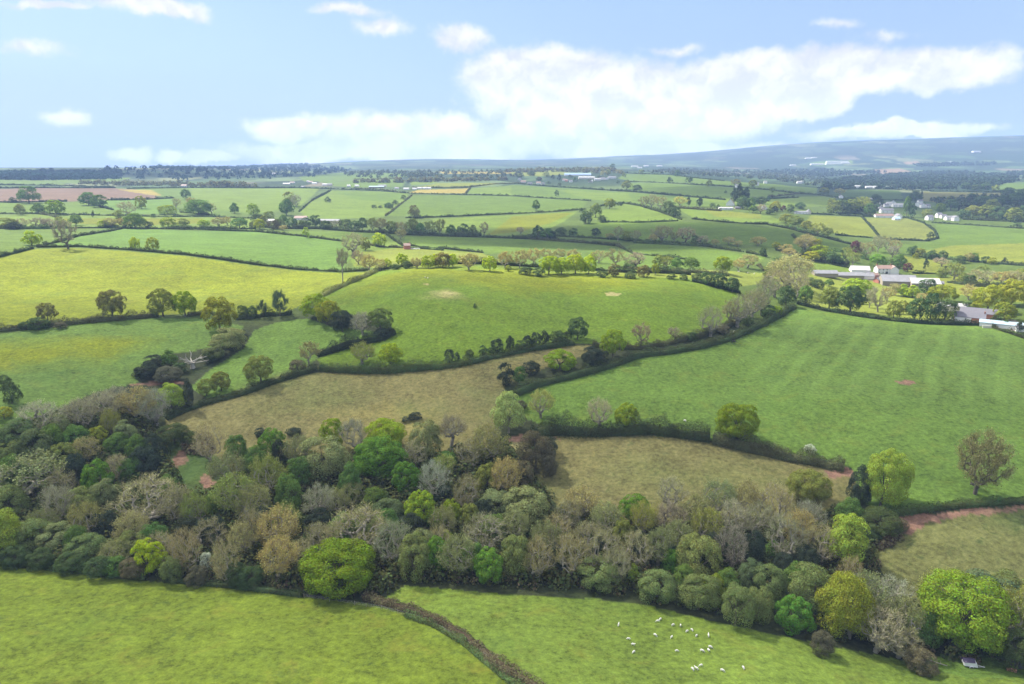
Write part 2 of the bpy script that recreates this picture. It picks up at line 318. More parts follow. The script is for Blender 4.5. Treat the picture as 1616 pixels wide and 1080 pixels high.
def vnoise(x, y, seed=0):
    """smooth lattice noise, -1..1"""
    xi = np.floor(x).astype(np.int64); yi = np.floor(y).astype(np.int64); fx = x-xi; fy = y-yi
    def h(a, b):
        n = (a*374761393 + b*668265263 + seed*974634271) & 0x7fffffff
        n = ((n ^ (n >> 13))*1274126177) & 0x7fffffff
        return ((n ^ (n >> 16)) & 0xffff)/32767.5-1
    u = fx*fx*(3-2*fx); v = fy*fy*(3-2*fy)
    return (h(xi,yi)*(1-u)+h(xi+1,yi)*u)*(1-v)+(h(xi,yi+1)*(1-u)+h(xi+1,yi+1)*u)*v
def inside(poly, X, Y):
    r = np.zeros(X.shape, bool); n = len(poly)
    for i in range(n):
        (x1, y1), (x2, y2) = poly[i], poly[(i+1) % n]
        if y1 == y2: continue
        c = ((y1 > Y) != (y2 > Y)) & (X < (x2-x1)*(Y-y1)/(y2-y1)+x1); r ^= c
    return r
def polyworld(pts, step=12): return [at(p[0], p[1])[:2] for p in densify(pts, step, True)]
def ground_rows():
    e = np.concatenate([np.geomspace(8, 105, 14)[:-1], np.geomspace(105, 1200, 440)[:-1], np.geomspace(1200, 11600, 320)]); return e
def build_ground():
    D = ground_rows(); th = np.concatenate([np.linspace(-math.pi, -.86, 70)[:-1], np.linspace(-.86, .86, 861)[:-1], np.linspace(.86, math.pi, 70)[:-1]])
    TH, DD = np.meshgrid(th, D); X = (DD*np.sin(TH)); Y = (DD*np.cos(TH))
    Z = height(X, Y); amp = np.clip((DD-300)/1500, 0, 1)*1.0
    Z = Z + amp*(vnoise(X/140, Y/140, 3)*1.2) + .25*vnoise(X/23, Y/23, 5)*np.clip(1-DD/1500, 0, 1)
    nr, nc = Z.shape
    V = np.stack([X.ravel(), Y.ravel(), Z.ravel()], 1)
    V = np.concatenate([V, [[0, 0, float(Z[0].mean())]]])
    r, c = np.meshgrid(np.arange(nr-1), np.arange(nc), indexing='ij'); c2 = (c+1) % nc
    Q = np.stack([r*nc+c, r*nc+c2, (r+1)*nc+c2, (r+1)*nc+c], -1).reshape(-1, 4)[:, ::-1]
    k = np.arange(nc); T = np.stack([np.full(nc, nr*nc), (k+1) % nc, k], 1)[:, ::-1]
    me = mesh_np('ground', V, [Q, T], True)
    n = len(V); x = V[:, 0]; y = V[:, 1]; d = np.hypot(x, y)
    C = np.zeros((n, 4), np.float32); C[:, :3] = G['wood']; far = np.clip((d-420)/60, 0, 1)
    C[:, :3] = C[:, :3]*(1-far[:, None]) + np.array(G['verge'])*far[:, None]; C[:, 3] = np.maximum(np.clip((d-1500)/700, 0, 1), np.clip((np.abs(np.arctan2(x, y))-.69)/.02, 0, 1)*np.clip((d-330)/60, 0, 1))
    A = np.zeros((n, 4), np.float32); A[:, 1] = .4
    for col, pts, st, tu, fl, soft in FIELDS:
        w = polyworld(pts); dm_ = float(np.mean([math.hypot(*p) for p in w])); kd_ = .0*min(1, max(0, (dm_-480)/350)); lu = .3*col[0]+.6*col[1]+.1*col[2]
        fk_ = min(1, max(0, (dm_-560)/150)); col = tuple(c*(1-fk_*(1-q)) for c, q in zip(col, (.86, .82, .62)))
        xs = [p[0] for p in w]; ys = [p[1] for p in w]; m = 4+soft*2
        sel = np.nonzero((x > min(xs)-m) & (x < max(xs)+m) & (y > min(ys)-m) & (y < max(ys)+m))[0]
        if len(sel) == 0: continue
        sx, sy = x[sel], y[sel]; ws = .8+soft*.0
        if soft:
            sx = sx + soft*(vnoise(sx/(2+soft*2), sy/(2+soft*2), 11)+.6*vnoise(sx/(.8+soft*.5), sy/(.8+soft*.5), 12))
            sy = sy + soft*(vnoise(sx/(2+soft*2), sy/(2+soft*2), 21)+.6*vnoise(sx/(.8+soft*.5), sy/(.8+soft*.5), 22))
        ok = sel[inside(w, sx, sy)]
        if soft > 3:    # soft-edged sward changes and the painted crest light: average several displaced tests
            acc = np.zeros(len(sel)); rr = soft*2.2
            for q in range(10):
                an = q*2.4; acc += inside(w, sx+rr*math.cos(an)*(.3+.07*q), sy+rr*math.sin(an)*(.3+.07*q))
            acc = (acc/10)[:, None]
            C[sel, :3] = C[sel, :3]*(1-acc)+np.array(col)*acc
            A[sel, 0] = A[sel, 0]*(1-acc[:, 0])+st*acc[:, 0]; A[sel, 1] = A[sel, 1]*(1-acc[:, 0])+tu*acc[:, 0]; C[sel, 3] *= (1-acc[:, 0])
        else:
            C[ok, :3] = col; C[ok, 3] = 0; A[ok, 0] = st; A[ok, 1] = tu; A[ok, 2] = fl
    mo = np.all(np.abs(C[:, :3]-np.array(G['moor'])) < .012, 1) & (d > 3000); C[mo, 3] = .5
    for nm, arr in (('Col', C), ('Par', A)):
        at_ = me.attributes.new(nm, 'FLOAT_COLOR', 'POINT'); at_.data.foreach_set('color', arr.ravel())
    m, nt, out = newmat('pasture'); L = nt.links.new
    tc = nd(nt, 'ShaderNodeNewGeometry'); pos = tc.outputs['Position']
    a = nd(nt, 'ShaderNodeAttribute', attribute_name='Col'); b = nd(nt, 'ShaderNodeAttribute', attribute_name='Par')
    sep = nd(nt, 'ShaderNodeSeparateColor'); L(b.outputs['Color'], sep.inputs[0])
    # distant patchwork of small fields, copses and hedgerows
    v1 = nd(nt, 'ShaderNodeTexVoronoi', i_Scale=1/210, feature='F1'); wob = nd(nt, 'ShaderNodeVectorMath', operation='MULTIPLY_ADD')
    nz = nd(nt, 'ShaderNodeTexNoise', i_Scale=1/160); L(pos, nz.inputs['Vector']); L(nz.outputs['Color'], wob.inputs[0]); wob.inputs[1].default_value = (120, 120, 0); L(pos, wob.inputs[2])
    flat = nd(nt, 'ShaderNodeVectorMath', operation='MULTIPLY'); L(wob.outputs[0], flat.inputs[0]); flat.inputs[1].default_value = (1, .62, 0); L(flat.outputs[0], v1.inputs['Vector'])
    v2 = nd(nt, 'ShaderNodeTexVoronoi', i_Scale=1/210, feature='DISTANCE_TO_EDGE'); L(flat.outputs[0], v2.inputs['Vector'])
    s2 = nd(nt, 'ShaderNodeSeparateColor'); L(v1.outputs['Color'], s2.inputs[0])
    ramp = nd(nt, 'ShaderNodeValToRGB'); e = ramp.color_ramp; e.interpolation = 'CONSTANT'
    e.elements[0].position = 0; e.elements[0].color = (.022,.040,.018,1); e.elements[1].position = .40; e.elements[1].color = (.065,.105,.04,1)
    for p_, c_ in ((.5,(.085,.12,.05,1)),(.66,(.05,.085,.03,1)),(.78,(.115,.13,.06,1)),(.9,(.14,.12,.085,1)),(.95,(.026,.045,.02,1))):
        el = e.elements.new(p_); el.color = c_
    L(s2.outputs[0], ramp.inputs[0])
    hd = rng(nt, v2.outputs['Distance'], .02, .075); wn = rng(nt, noise(nt, pos, 1/90, 5), .50, .62)
    patch = mixc(nt, hd, (.022,.038,.018), ramp.outputs[0]); patch = mixc(nt, mth(nt, 'MULTIPLY', wn, .75), patch, (.022,.040,.018))
    col = mixc(nt, a.outputs['Alpha'], a.outputs['Color'], patch)
    # sward variation
    st = nd(nt, 'ShaderNodeVectorMath', operation='MULTIPLY'); L(pos, st.inputs[0]); st.inputs[1].default_value = (1, 1, .3)
    n1 = noise(nt, pos, 1/45, 5, .6); n2 = noise(nt, pos, 1/9, 5, .6, .6); n3 = noise(nt, pos, 1/1.6, 4, .65); n4 = noise(nt, pos, 1/.45, 3, .6)
    tuft = sep.outputs[1]; n5 = noise(nt, pos, 1/4.2, 4, .6, 1.2)
    big = mth(nt, 'MULTIPLY', mth(nt, 'SUBTRACT', n1, .5), .9)
    mid = mth(nt, 'MULTIPLY', mth(nt, 'MULTIPLY', mth(nt, 'SUBTRACT', n2, .5), 1.3), mth(nt, 'ADD', tuft, .15))
    fin = mth(nt, 'ADD', mth(nt, 'MULTIPLY', mth(nt, 'SUBTRACT', n3, .5), 1.9), mth(nt, 'ADD', mth(nt, 'MULTIPLY', mth(nt, 'SUBTRACT', n5, .5), .65), mth(nt, 'MULTIPLY', mth(nt, 'SUBTRACT', n4, .5), 1.1)))
    # mown swaths
    sp = nd(nt, 'ShaderNodeSeparateXYZ'); L(pos, sp.inputs[0]); ang = R(34)
    u = mth(nt, 'SUBTRACT', mth(nt, 'MULTIPLY', sp.outputs[0], math.cos(ang)), mth(nt, 'MULTIPLY', sp.outputs[1], math.sin(ang)))
    u = mth(nt, 'ADD', u, mth(nt, 'MULTIPLY', mth(nt, 'SUBTRACT', n1, .5), 14))
    sw = mth(nt, 'SINE', mth(nt, 'MULTIPLY', u, 2*math.pi/14.5)); sw = rng(nt, sw, .0, .9, -.25, 1)
    sw = mth(nt, 'MULTIPLY', mth(nt, 'MULTIPLY', sw, sep.outputs[0]), .15)
    tl = rng(nt, mth(nt, 'SINE', mth(nt, 'MULTIPLY', u, 2*math.pi/8.5)), .90, .995, 0, 1); sw = mth(nt, 'SUBTRACT', sw, mth(nt, 'MULTIPLY', mth(nt, 'MULTIPLY', tl, sep.outputs[0]), .09))
    k = mth(nt, 'ADD', mth(nt, 'ADD', mth(nt, 'ADD', big, mid), mth(nt, 'ADD', fin, sw)), 1.0); k = mth(nt, 'MAXIMUM', k, .35)
    cb = nd(nt, 'ShaderNodeCombineColor')
    for i in range(3): L(k, cb.inputs[i])
    col = mixc(nt, 1.0, col, cb.outputs[0], 'MULTIPLY')
    # buttercups and dry straw flecks, fresh green flushes
    yn = rng(nt, noise(nt, pos, 1/14, 6, .7, 1.0), .52, .72); col = mixc(nt, mth(nt, 'MULTIPLY', mth(nt, 'MULTIPLY', yn, sep.outputs[2]), .75), col, (.20,.185,.03))
    gn = rng(nt, noise(nt, pos, 1/30, 4, .6), .5, .75); col = mixc(nt, mth(nt, 'MULTIPLY', mth(nt, 'MULTIPLY', gn, tuft), .45), col, (.05,.115,.024))
    dn = rng(nt, noise(nt, pos, 1/4.5, 4, .7, .8), .56, .70); col = mixc(nt, mth(nt, 'MULTIPLY', mth(nt, 'MULTIPLY', dn, tuft), .8), col, (.045,.075,.02))
    bs = nd(nt, 'ShaderNodeBsdfPrincipled', i_Roughness=.95); bs.inputs['Specular IOR Level'].default_value = .1
    L(col, bs.inputs['Base Color'])
    bp = nd(nt, 'ShaderNodeBump', i_Strength=.55, i_Distance=.6); L(mth(nt, 'ADD', n2, mth(nt, 'MULTIPLY', n3, .5)), bp.inputs['Height']); L(bp.outputs[0], bs.inputs['Normal'])
    L(bs.outputs[0], out.inputs[0])
    o = link('ground', me, None, m); tag(o, kind='structure'); return o
build_ground()
# ------------------------------------------------------------------ daylight, sky with clouds, air
SUN_AZ, SUN_EL = R(-52), R(50)           # azimuth from the view direction (left of it), elevation
SDIR = np.array([math.sin(SUN_AZ)*math.cos(SUN_EL), math.cos(SUN_AZ)*math.cos(SUN_EL), math.sin(SUN_EL)])
sun = bpy.data.lights.new('sun', 'SUN'); sun.energy = 4.8; sun.angle = R(.5); sun.color = (1.0, .95, .86)
so = bpy.data.objects.new('sun', sun); COL.objects.link(so)
from mathutils import Vector
so.rotation_euler = Vector(SDIR).to_track_quat('Z', 'Y').to_euler(); so.location = (-300, 300, 1800)
world = bpy.data.worlds.new('World'); scene.world = world; world.use_nodes = True
def build_world():
    nt = world.node_tree; nt.nodes.clear(); L = nt.links.new
    out = nt.nodes.new('ShaderNodeOutputWorld')
    sky = nd(nt, 'ShaderNodeTexSky', sky_type='NISHITA', sun_disc=False, sun_elevation=SUN_EL, sun_rotation=SUN_AZ, altitude=100, air_density=1.0, dust_density=.6, ozone_density=1.2)
    tc = nd(nt, 'ShaderNodeTexCoord'); dv = tc.outputs['Generated']
    sp = nd(nt, 'ShaderNodeSeparateXYZ'); L(dv, sp.inputs[0])
    az = mth(nt, 'ARCTAN2', sp.outputs[0], sp.outputs[1]); el = mth(nt, 'ARCSINE', sp.outputs[2])
    c2 = nd(nt, 'ShaderNodeCombineXYZ'); L(az, c2.inputs[0]); L(el, c2.inputs[1])
    q = c2.outputs[0]
    # billows: displace the sheet coordinates, then test against the cloud bodies
    def nv(scale, amp, det):
        n = nd(nt, 'ShaderNodeTexNoise', i_Scale=scale, i_Detail=det, i_Roughness=.6); L(q, n.inputs['Vector'])
        s = nd(nt, 'ShaderNodeVectorMath', operation='SUBTRACT'); L(n.outputs['Color'], s.inputs[0]); s.inputs[1].default_value = (.5, .5, .5)
        m_ = nd(nt, 'ShaderNodeVectorMath', operation='MULTIPLY'); L(s.outputs[0], m_.inputs[0]); m_.inputs[1].default_value = (amp*1.6, amp, 0); return m_.outputs[0]
    ad = nd(nt, 'ShaderNodeVectorMath', operation='ADD'); L(q, ad.inputs[0]); L(nv(9, .06, 7), ad.inputs[1])
    qq = ad.outputs[0]; best = None
    for cx, cy, rx, ry, k in CLOUDS:
        a, e = ray(cx, cy); a2, _ = ray(cx+rx, cy); _, e2 = ray(cx, cy-ry)
        s = nd(nt, 'ShaderNodeVectorMath', operation='SUBTRACT'); L(qq, s.inputs[0]); s.inputs[1].default_value = (a, e, 0)
        m_ = nd(nt, 'ShaderNodeVectorMath', operation='MULTIPLY'); L(s.outputs[0], m_.inputs[0]); m_.inputs[1].default_value = (1/abs(a2-a), 1/abs(e2-e), 0)
        l = nd(nt, 'ShaderNodeVectorMath', operation='LENGTH'); L(m_.outputs[0], l.inputs[0])
        f = mth(nt, 'MULTIPLY', mth(nt, 'SUBTRACT', 1.0, l.outputs['Value']), k)
        best = f if best is None else mth(nt, 'SMOOTH_MAX', best, f, .12)
    n2 = nd(nt, 'ShaderNodeTexNoise', i_Scale=34, i_Detail=7, i_Roughness=.62); L(q, n2.inputs['Vector'])
    dens = mth(nt, 'ADD', best, mth(nt, 'MULTIPLY', mth(nt, 'SUBTRACT', n2.outputs[0], .5), .50))
    mask = rng(nt, dens, -.05, .32)
    # bright unseen cloud veil added overhead as fill light on the land
    n3 = nd(nt, 'ShaderNodeTexNoise', i_Scale=2.2, i_Detail=6); L(dv, n3.inputs['Vector'])
    up = rng(nt, sp.outputs[2], .25, .6); hi = mth(nt, 'MULTIPLY', mth(nt, 'MULTIPLY', rng(nt, n3.outputs[0], .34, .52), up), .95)
    mask = mth(nt, 'MAXIMUM', mth(nt, 'MULTIPLY', mask, .97), hi)
    def sn(off):
        o_ = nd(nt, 'ShaderNodeVectorMath', operation='ADD'); L(qq, o_.inputs[0]); o_.inputs[1].default_value = off
        n_ = nd(nt, 'ShaderNodeTexNoise', i_Scale=15, i_Detail=6, i_Roughness=.55); L(o_.outputs[0], n_.inputs['Vector']); return n_.outputs[0]
    emb = mth(nt, 'SUBTRACT', sn((0, 0, 0)), sn((-.006, .014, 0)))
    cc = mixc(nt, rng(nt, mth(nt, 'ADD', emb, mth(nt, 'MULTIPLY', mth(nt, 'SUBTRACT', sn((.3, .2, 0)), .5), .5)), -.15, .13), CLOUD_LO, CLOUD_HI)
    lowk = mth(nt, 'ADD', rng(nt, el, .0, .15, 1.45, 1.0), rng(nt, el, .28, .6, 0.0, .5)); ck = nd(nt, 'ShaderNodeCombineColor')  # second term brightens the added overhead veil as fill
    for i in range(3): L(lowk, ck.inputs[i])
    cc = mixc(nt, 1.0, cc, ck.outputs[0], 'MULTIPLY')
    # aerial whitening of the clear sky near the horizon
    pale = rng(nt, sp.outputs[2], -.02, .34, SKY_PALE, .25)
    bsky = nd(nt, 'ShaderNodeBackground', i_Strength=SKY_STR); bpale = nd(nt, 'ShaderNodeBackground', i_Strength=1.0); bpale.inputs[0].default_value = SKY_TINT+(1,)
    bcl = nd(nt, 'ShaderNodeBackground', i_Strength=1.0)
    L(sky.outputs[0], bsky.inputs[0]); L(cc, bcl.inputs[0])
    m1 = nd(nt, 'ShaderNodeMixShader'); L(pale, m1.inputs[0]); L(bsky.outputs[0], m1.inputs[1]); L(bpale.outputs[0], m1.inputs[2])
    m2 = nd(nt, 'ShaderNodeMixShader'); L(mask, m2.inputs[0]); L(m1.outputs[0], m2.inputs[1]); L(bcl.outputs[0], m2.inputs[2]); L(m2.outputs[0], out.inputs[0])
    world.cycles.sampling_method = 'MANUAL'; world.cycles.sample_map_resolution = 1024
CLOUDS = [(1000,165,300,75,1.0),(850,125,140,62,1.0),(1250,125,300,50,1.0),(1470,115,170,42,.9),(640,212,150,45,.9),(460,196,85,28,.8),(600,238,260,26,1.0),(930,215,230,42,1.0),
    (1420,208,190,17,.9),(1060,236,230,22,1.0),(235,10,110,20,.6),(112,182,50,16,.55),(208,236,34,14,.6),(266,242,34,11,.6),(335,248,60,10,.7),(555,18,50,15,.4),(600,48,42,20,.4),
    (720,62,64,28,.5),(45,72,70,16,.3),(1075,78,60,11,.3),(1260,163,95,28,.9),(1390,58,50,12,.2),(1320,45,40,10,.2),(90,4,80,10,.5)]
SKY_STR = .06; SKY_PALE = .80; SKY_TINT = (.172,.236,.385); CLOUD_LO = (.315,.325,.345); CLOUD_HI = (.43,.425,.42)
build_world()
scene.view_settings.view_transform = 'Standard'; scene.view_settings.look = 'None'; scene.view_settings.gamma = 1; scene.view_settings.exposure = 1.45
scene.view_settings.use_curve_mapping = False
# the air over the valley
def build_air():
    m, nt, out = newmat('valley_air'); v = nd(nt, 'ShaderNodeVolumePrincipled')
    v.inputs['Color'].default_value = (.42, .605, 1.0, 1); v.inputs['Density'].default_value = HAZE; v.inputs['Anisotropy'].default_value = 0.0
    nt.links.new(v.outputs[0], out.inputs['Volume'])
    b = MB(); b.box((0, 0, 205), (23700, 23700, 570)); o = b.build('haze', m); tag(o, kind='stuff')
HAZE = 1.05e-4
build_air()
# fair-weather cumulus overhead: they throw the drifting shade over the valley
def cloud(px, py, rx, ry, dens, n, rot=0, alt=1300):
    x, y, z, d = at(px, py); t = (alt-z)/SDIR[2]; c = np.array([x, y, z])+SDIR*t
    bm = bmesh.new(); bmesh.ops.create_icosphere(bm, subdivisions=4, radius=1)
    cs, sn = math.cos(R(rot)), math.sin(R(rot))
    for v in bm.verts:
        p = np.array(v.co); k = 1+.22*vnoise(np.array([p[0]*2.1+n]), np.array([p[1]*2.1+p[2]*1.3]), n)[0]+.10*vnoise(np.array([p[0]*5+n]), np.array([p[1]*5]), n+3)[0]
        hz = p[2]*(150 if p[2] > 0 else 50)
        X, Y = p[0]*rx*k, p[1]*ry*k; v.co = (X*cs-Y*sn, X*sn+Y*cs, hz*k)
    me = bpy.data.meshes.new('cloud'); bm.to_mesh(me); bm.free()
    m, nt, out = newmat('cloud_vapour'); s = nd(nt, 'ShaderNodeVolumePrincipled'); s.inputs['Color'].default_value = (.98,.98,1,1); s.inputs['Density'].default_value = dens; s.inputs['Anisotropy'].default_value = .3
    nt.links.new(s.outputs[0], out.inputs['Volume'])
    o = link('cloud', me, None, m); o.location = c; tag(o, kind='stuff')
def build_clouds():
    cloud(800, 625, 560, 208, .0046, 1, 0); cloud(930, 374, 310, 130, .0105, 5, -4)
    cloud(1440, 318, 640, 380, .0066, 9, 0); cloud(220, 272, 800, 300, .0060, 14, 0)
build_clouds()
# ------------------------------------------------------------------ foliage kit (unit trees: 1 wide, 1 high, foot at the origin)
def rand_unit(n):
    v = RNG.normal(size=(n, 3)); return v/np.linalg.norm(v, axis=1)[:, None]
def leaves(C, N, size, asp=.7):
    """a four-cornered leaf spray at each centre, facing its normal, turned at random"""
    n = len(C); N = N/np.linalg.norm(N, axis=1)[:, None]
    a = np.cross(N, rand_unit(n)); a /= np.linalg.norm(a, axis=1)[:, None]+1e-9; b = np.cross(N, a)
    s = (np.asarray(size)*(.65+.7*RNG.random(n)))[:, None]
    V = np.stack([C-a*s*.5, C+b*s*.5*asp+N*s*.08, C+a*s*.5, C-b*s*.5*asp+N*s*.08], 1).reshape(-1, 3)
    return V, np.arange(4*n).reshape(n, 4)
def fib(n):
    i = np.arange(n)+.5; ph = np.arccos(1-2*i/n); t = math.pi*(1+5**.5)*i
    return np.stack([np.cos(t)*np.sin(ph), np.sin(t)*np.sin(ph), np.cos(ph)], 1)
def crown_mesh(name, ncl, rcl, nleaf, leaf, z0, z1, wide=.5, rag=.12, taper=0.0, flat=1.0, up=.25, lobes=0):
    """leaf sprays gathered in rounded clumps over a domed crown, with gaps between the clumps"""
    d = fib(ncl)+RNG.normal(size=(ncl, 3))*.28; d /= np.linalg.norm(d, axis=1)[:, None]; d = d[d[:, 2] > -.75]
    zc, hz = (z0+z1)/2, (z1-z0)/2; k = 1-rag*2*RNG.random(len(d))
    if lobes:
        ph = RNG.random()*6; k *= 1+.07*np.sin(np.arctan2(d[:, 1], d[:, 0])*lobes+ph)*(1-np.abs(d[:, 2]))
    rw = (wide-rcl*.75)*k; w = 1-taper*(d[:, 2]*.5+.5)
    c = np.stack([d[:, 0]*rw*w, d[:, 1]*rw*w, zc+d[:, 2]*(hz-rcl*.7)*k*flat], 1)
    inner = rand_unit(ncl//4)*np.array([wide*.5, wide*.5, hz*.5])+np.array([0, 0, zc]); c = np.concatenate([c, inner])
    r = rcl*(.7+.6*RNG.random(len(c))); per = (r**2/np.sum(r**2)*nleaf).astype(int)+1
    idx = np.repeat(np.arange(len(c)), per); n = len(idx); u = rand_unit(n)
    out = c[idx]-np.array([0, 0, zc-hz*.25]); out /= np.linalg.norm(out, axis=1)[:, None]+1e-9
    u = u+out*.8+np.array([0, 0, up]); u /= np.linalg.norm(u, axis=1)[:, None]
    Cc = c[idx]+u*(r[idx]*(.80+.26*RNG.random(n)))[:, None]*np.array([1, 1, .9])
    Cc[:, 2] = np.maximum(Cc[:, 2], .01)
    N = u*1.3+rand_unit(n)*.5
    rr_ = np.percentile(np.hypot(Cc[:, 0], Cc[:, 1]), 97); Cc[:, :2] *= .49/rr_; Cc[:, 2] *= .985/np.percentile(Cc[:, 2], 99.7)
    V, Fq = leaves(Cc, N, leaf)
    return mesh_np(name, V, [Fq])
def limb_tree(mb, nlimb=6, r=.028, fork=.22, top=.7, spread=.3, n=6):
    """tapered trunk dividing into limbs"""
    mb.tube((0,0,-.04), (0,0,.03), r*1.7, r*1.15, n); lean = RNG.normal(size=2)*.02
    f = np.array([lean[0], lean[1], fork]); mb.tube((0,0,.03), f, r*1.15, r*.85, n)
    ends = []
    for i in range(nlimb):
        a = 2*math.pi*(i+RNG.random()*.6)/nlimb; s = spread*(.5+.6*RNG.random()); h = top*(.6+.4*RNG.random())
        p1 = f+np.array([math.cos(a)*s*.45, math.sin(a)*s*.45, (h-fork)*.5]); p2 = np.array([math.cos(a)*s, math.sin(a)*s, h])
        mb.tube(f, p1, r*.55, r*.36, max(4, n-1), False); mb.tube(p1, p2, r*.36, r*.12, 4, False); ends.append((p1, p2))
    return ends
def trunk_mesh(nl=6, **k):
    mb = MB(); limb_tree(mb, nl, **k); return mb.mesh('trunk')
def bare_parts(ntar=110, r=.0040, fork=.2, top=1.0, ntw=6000, tl=.075, tw=.0042, spread=.5, buds=0, z0=.28, zmin=.1, nstem=1):
    """leafless tree: limbs forking out to fill a domed crown, with a haze of twigs; returns (branches, twigs)"""
    mb = MB(); nodes = [np.array([0, 0, -.03])]; par = [-1]
    for i in range(4):
        nodes.append(np.array([RNG.normal()*.008*i, RNG.normal()*.008*i, fork*(i+1)/4])); par.append(len(nodes)-2)
    fk = nodes[-1]; u = rand_unit(ntar); rr = (.35+.65*RNG.random(ntar)**.5)[:, None]
    hz = (top-z0)/2; lob = 1+.15*np.sin(np.arctan2(u[:, 1], u[:, 0])*3+RNG.random()*6)
    T = np.stack([u[:, 0]*spread*.94*lob, u[:, 1]*spread*.94*lob, u[:, 2]*hz], 1)*rr+np.array([0, 0, z0+hz])
    T[:, :2] *= (1-.35*np.clip((.5-T[:, 2])/.5, 0, 1))[:, None]
    order = np.argsort(np.linalg.norm(T-fk, axis=1))
    for i in order:
        t = T[i]; A = np.array(nodes[1:]); dist = np.linalg.norm(A-t, axis=1)+.35*np.maximum(0, A[:, 2]-t[2]+.02)+.12*np.linalg.norm(A-fk, axis=1)
        j = int(np.argmin(dist[3 if fork > .15 else 0:]))+1+(3 if fork > .15 else 0); p = nodes[j]; q = p
        if np.linalg.norm(t-p) > .07:
            m = (p+t)/2+RNG.normal(size=3)*.010+np.array([0, 0, .015]); nodes.append(m); par.append(j); j = len(nodes)-1
        nodes.append(t); par.append(j)
    n = len(nodes); cnt = np.ones(n)
    for i in range(n-1, 0, -1): cnt[par[i]] += cnt[i]
    for i in range(1, n):
        a, b = nodes[par[i]], nodes[i]; ra = r*math.sqrt(cnt[par[i]])*.72; rb = r*math.sqrt(cnt[i])*.72
        if par[i] > 4 or fork < .15: ra = min(ra, rb*1.5)
        mb.tube(a, b, ra, rb, 6 if cnt[i] > 40 else 4 if cnt[i] > 6 else 3, False)
    N = np.array(nodes); pa = np.array(par); ok = np.nonzero((cnt < 14) & (np.arange(n) > 4))[0]
    i = ok[RNG.integers(0, len(ok), ntw)]; f = RNG.random(ntw)[:, None]; base = N[i]*f+N[pa[i]]*(1-f)
    out = base-np.array([0, 0, z0]); out /= np.linalg.norm(out, axis=1)[:, None]+1e-9
    d = out*.75+rand_unit(ntw)*.85+np.array([0, 0, .25]); d /= np.linalg.norm(d, axis=1)[:, None]
    L = tl*(.5+1.0*RNG.random(ntw)); p0 = base+rand_unit(ntw)*(.075*RNG.random(ntw)**.5)[:, None]; p1 = p0+d*L[:, None]
    k = p0[:, 2] > zmin; p0, p1, d = p0[k], p1[k], d[k]; n = len(p0)
    sd = np.cross(d, rand_unit(n)); sd /= np.linalg.norm(sd, axis=1)[:, None]+1e-9; w = tw*(.5+RNG.random(n))[:, None]
    Vt = np.stack([p0-sd*w, p0+sd*w, p1], 1).reshape(-1, 3); Ft = [np.arange(3*n).reshape(n, 3)]
    if buds:
        j = RNG.integers(0, n, buds); bv, bf = leaves(p1[j]+rand_unit(buds)*.015, rand_unit(buds)+np.array([0, 0, .5]), buds_size(buds)); Ft.append(bf+len(Vt)); Vt = np.concatenate([Vt, bv])
    sx = .49/np.percentile(np.hypot(p1[:, 0], p1[:, 1]), 95) if len(p1) > 50 else 1; sz = 1.0/np.percentile(p1[:, 2], 99) if len(p1) > 50 else 1
    sc_ = np.array([sx, sx, sz]); Vt = Vt*sc_; mb.v = [tuple(np.array(q)*sc_) for q in mb.v]
    return mb.mesh('trunk'), mesh_np('crown', Vt, Ft)
def buds_size(n): return .024 if n > 2000 else .04 if n > 600 else .07
LIB = {}
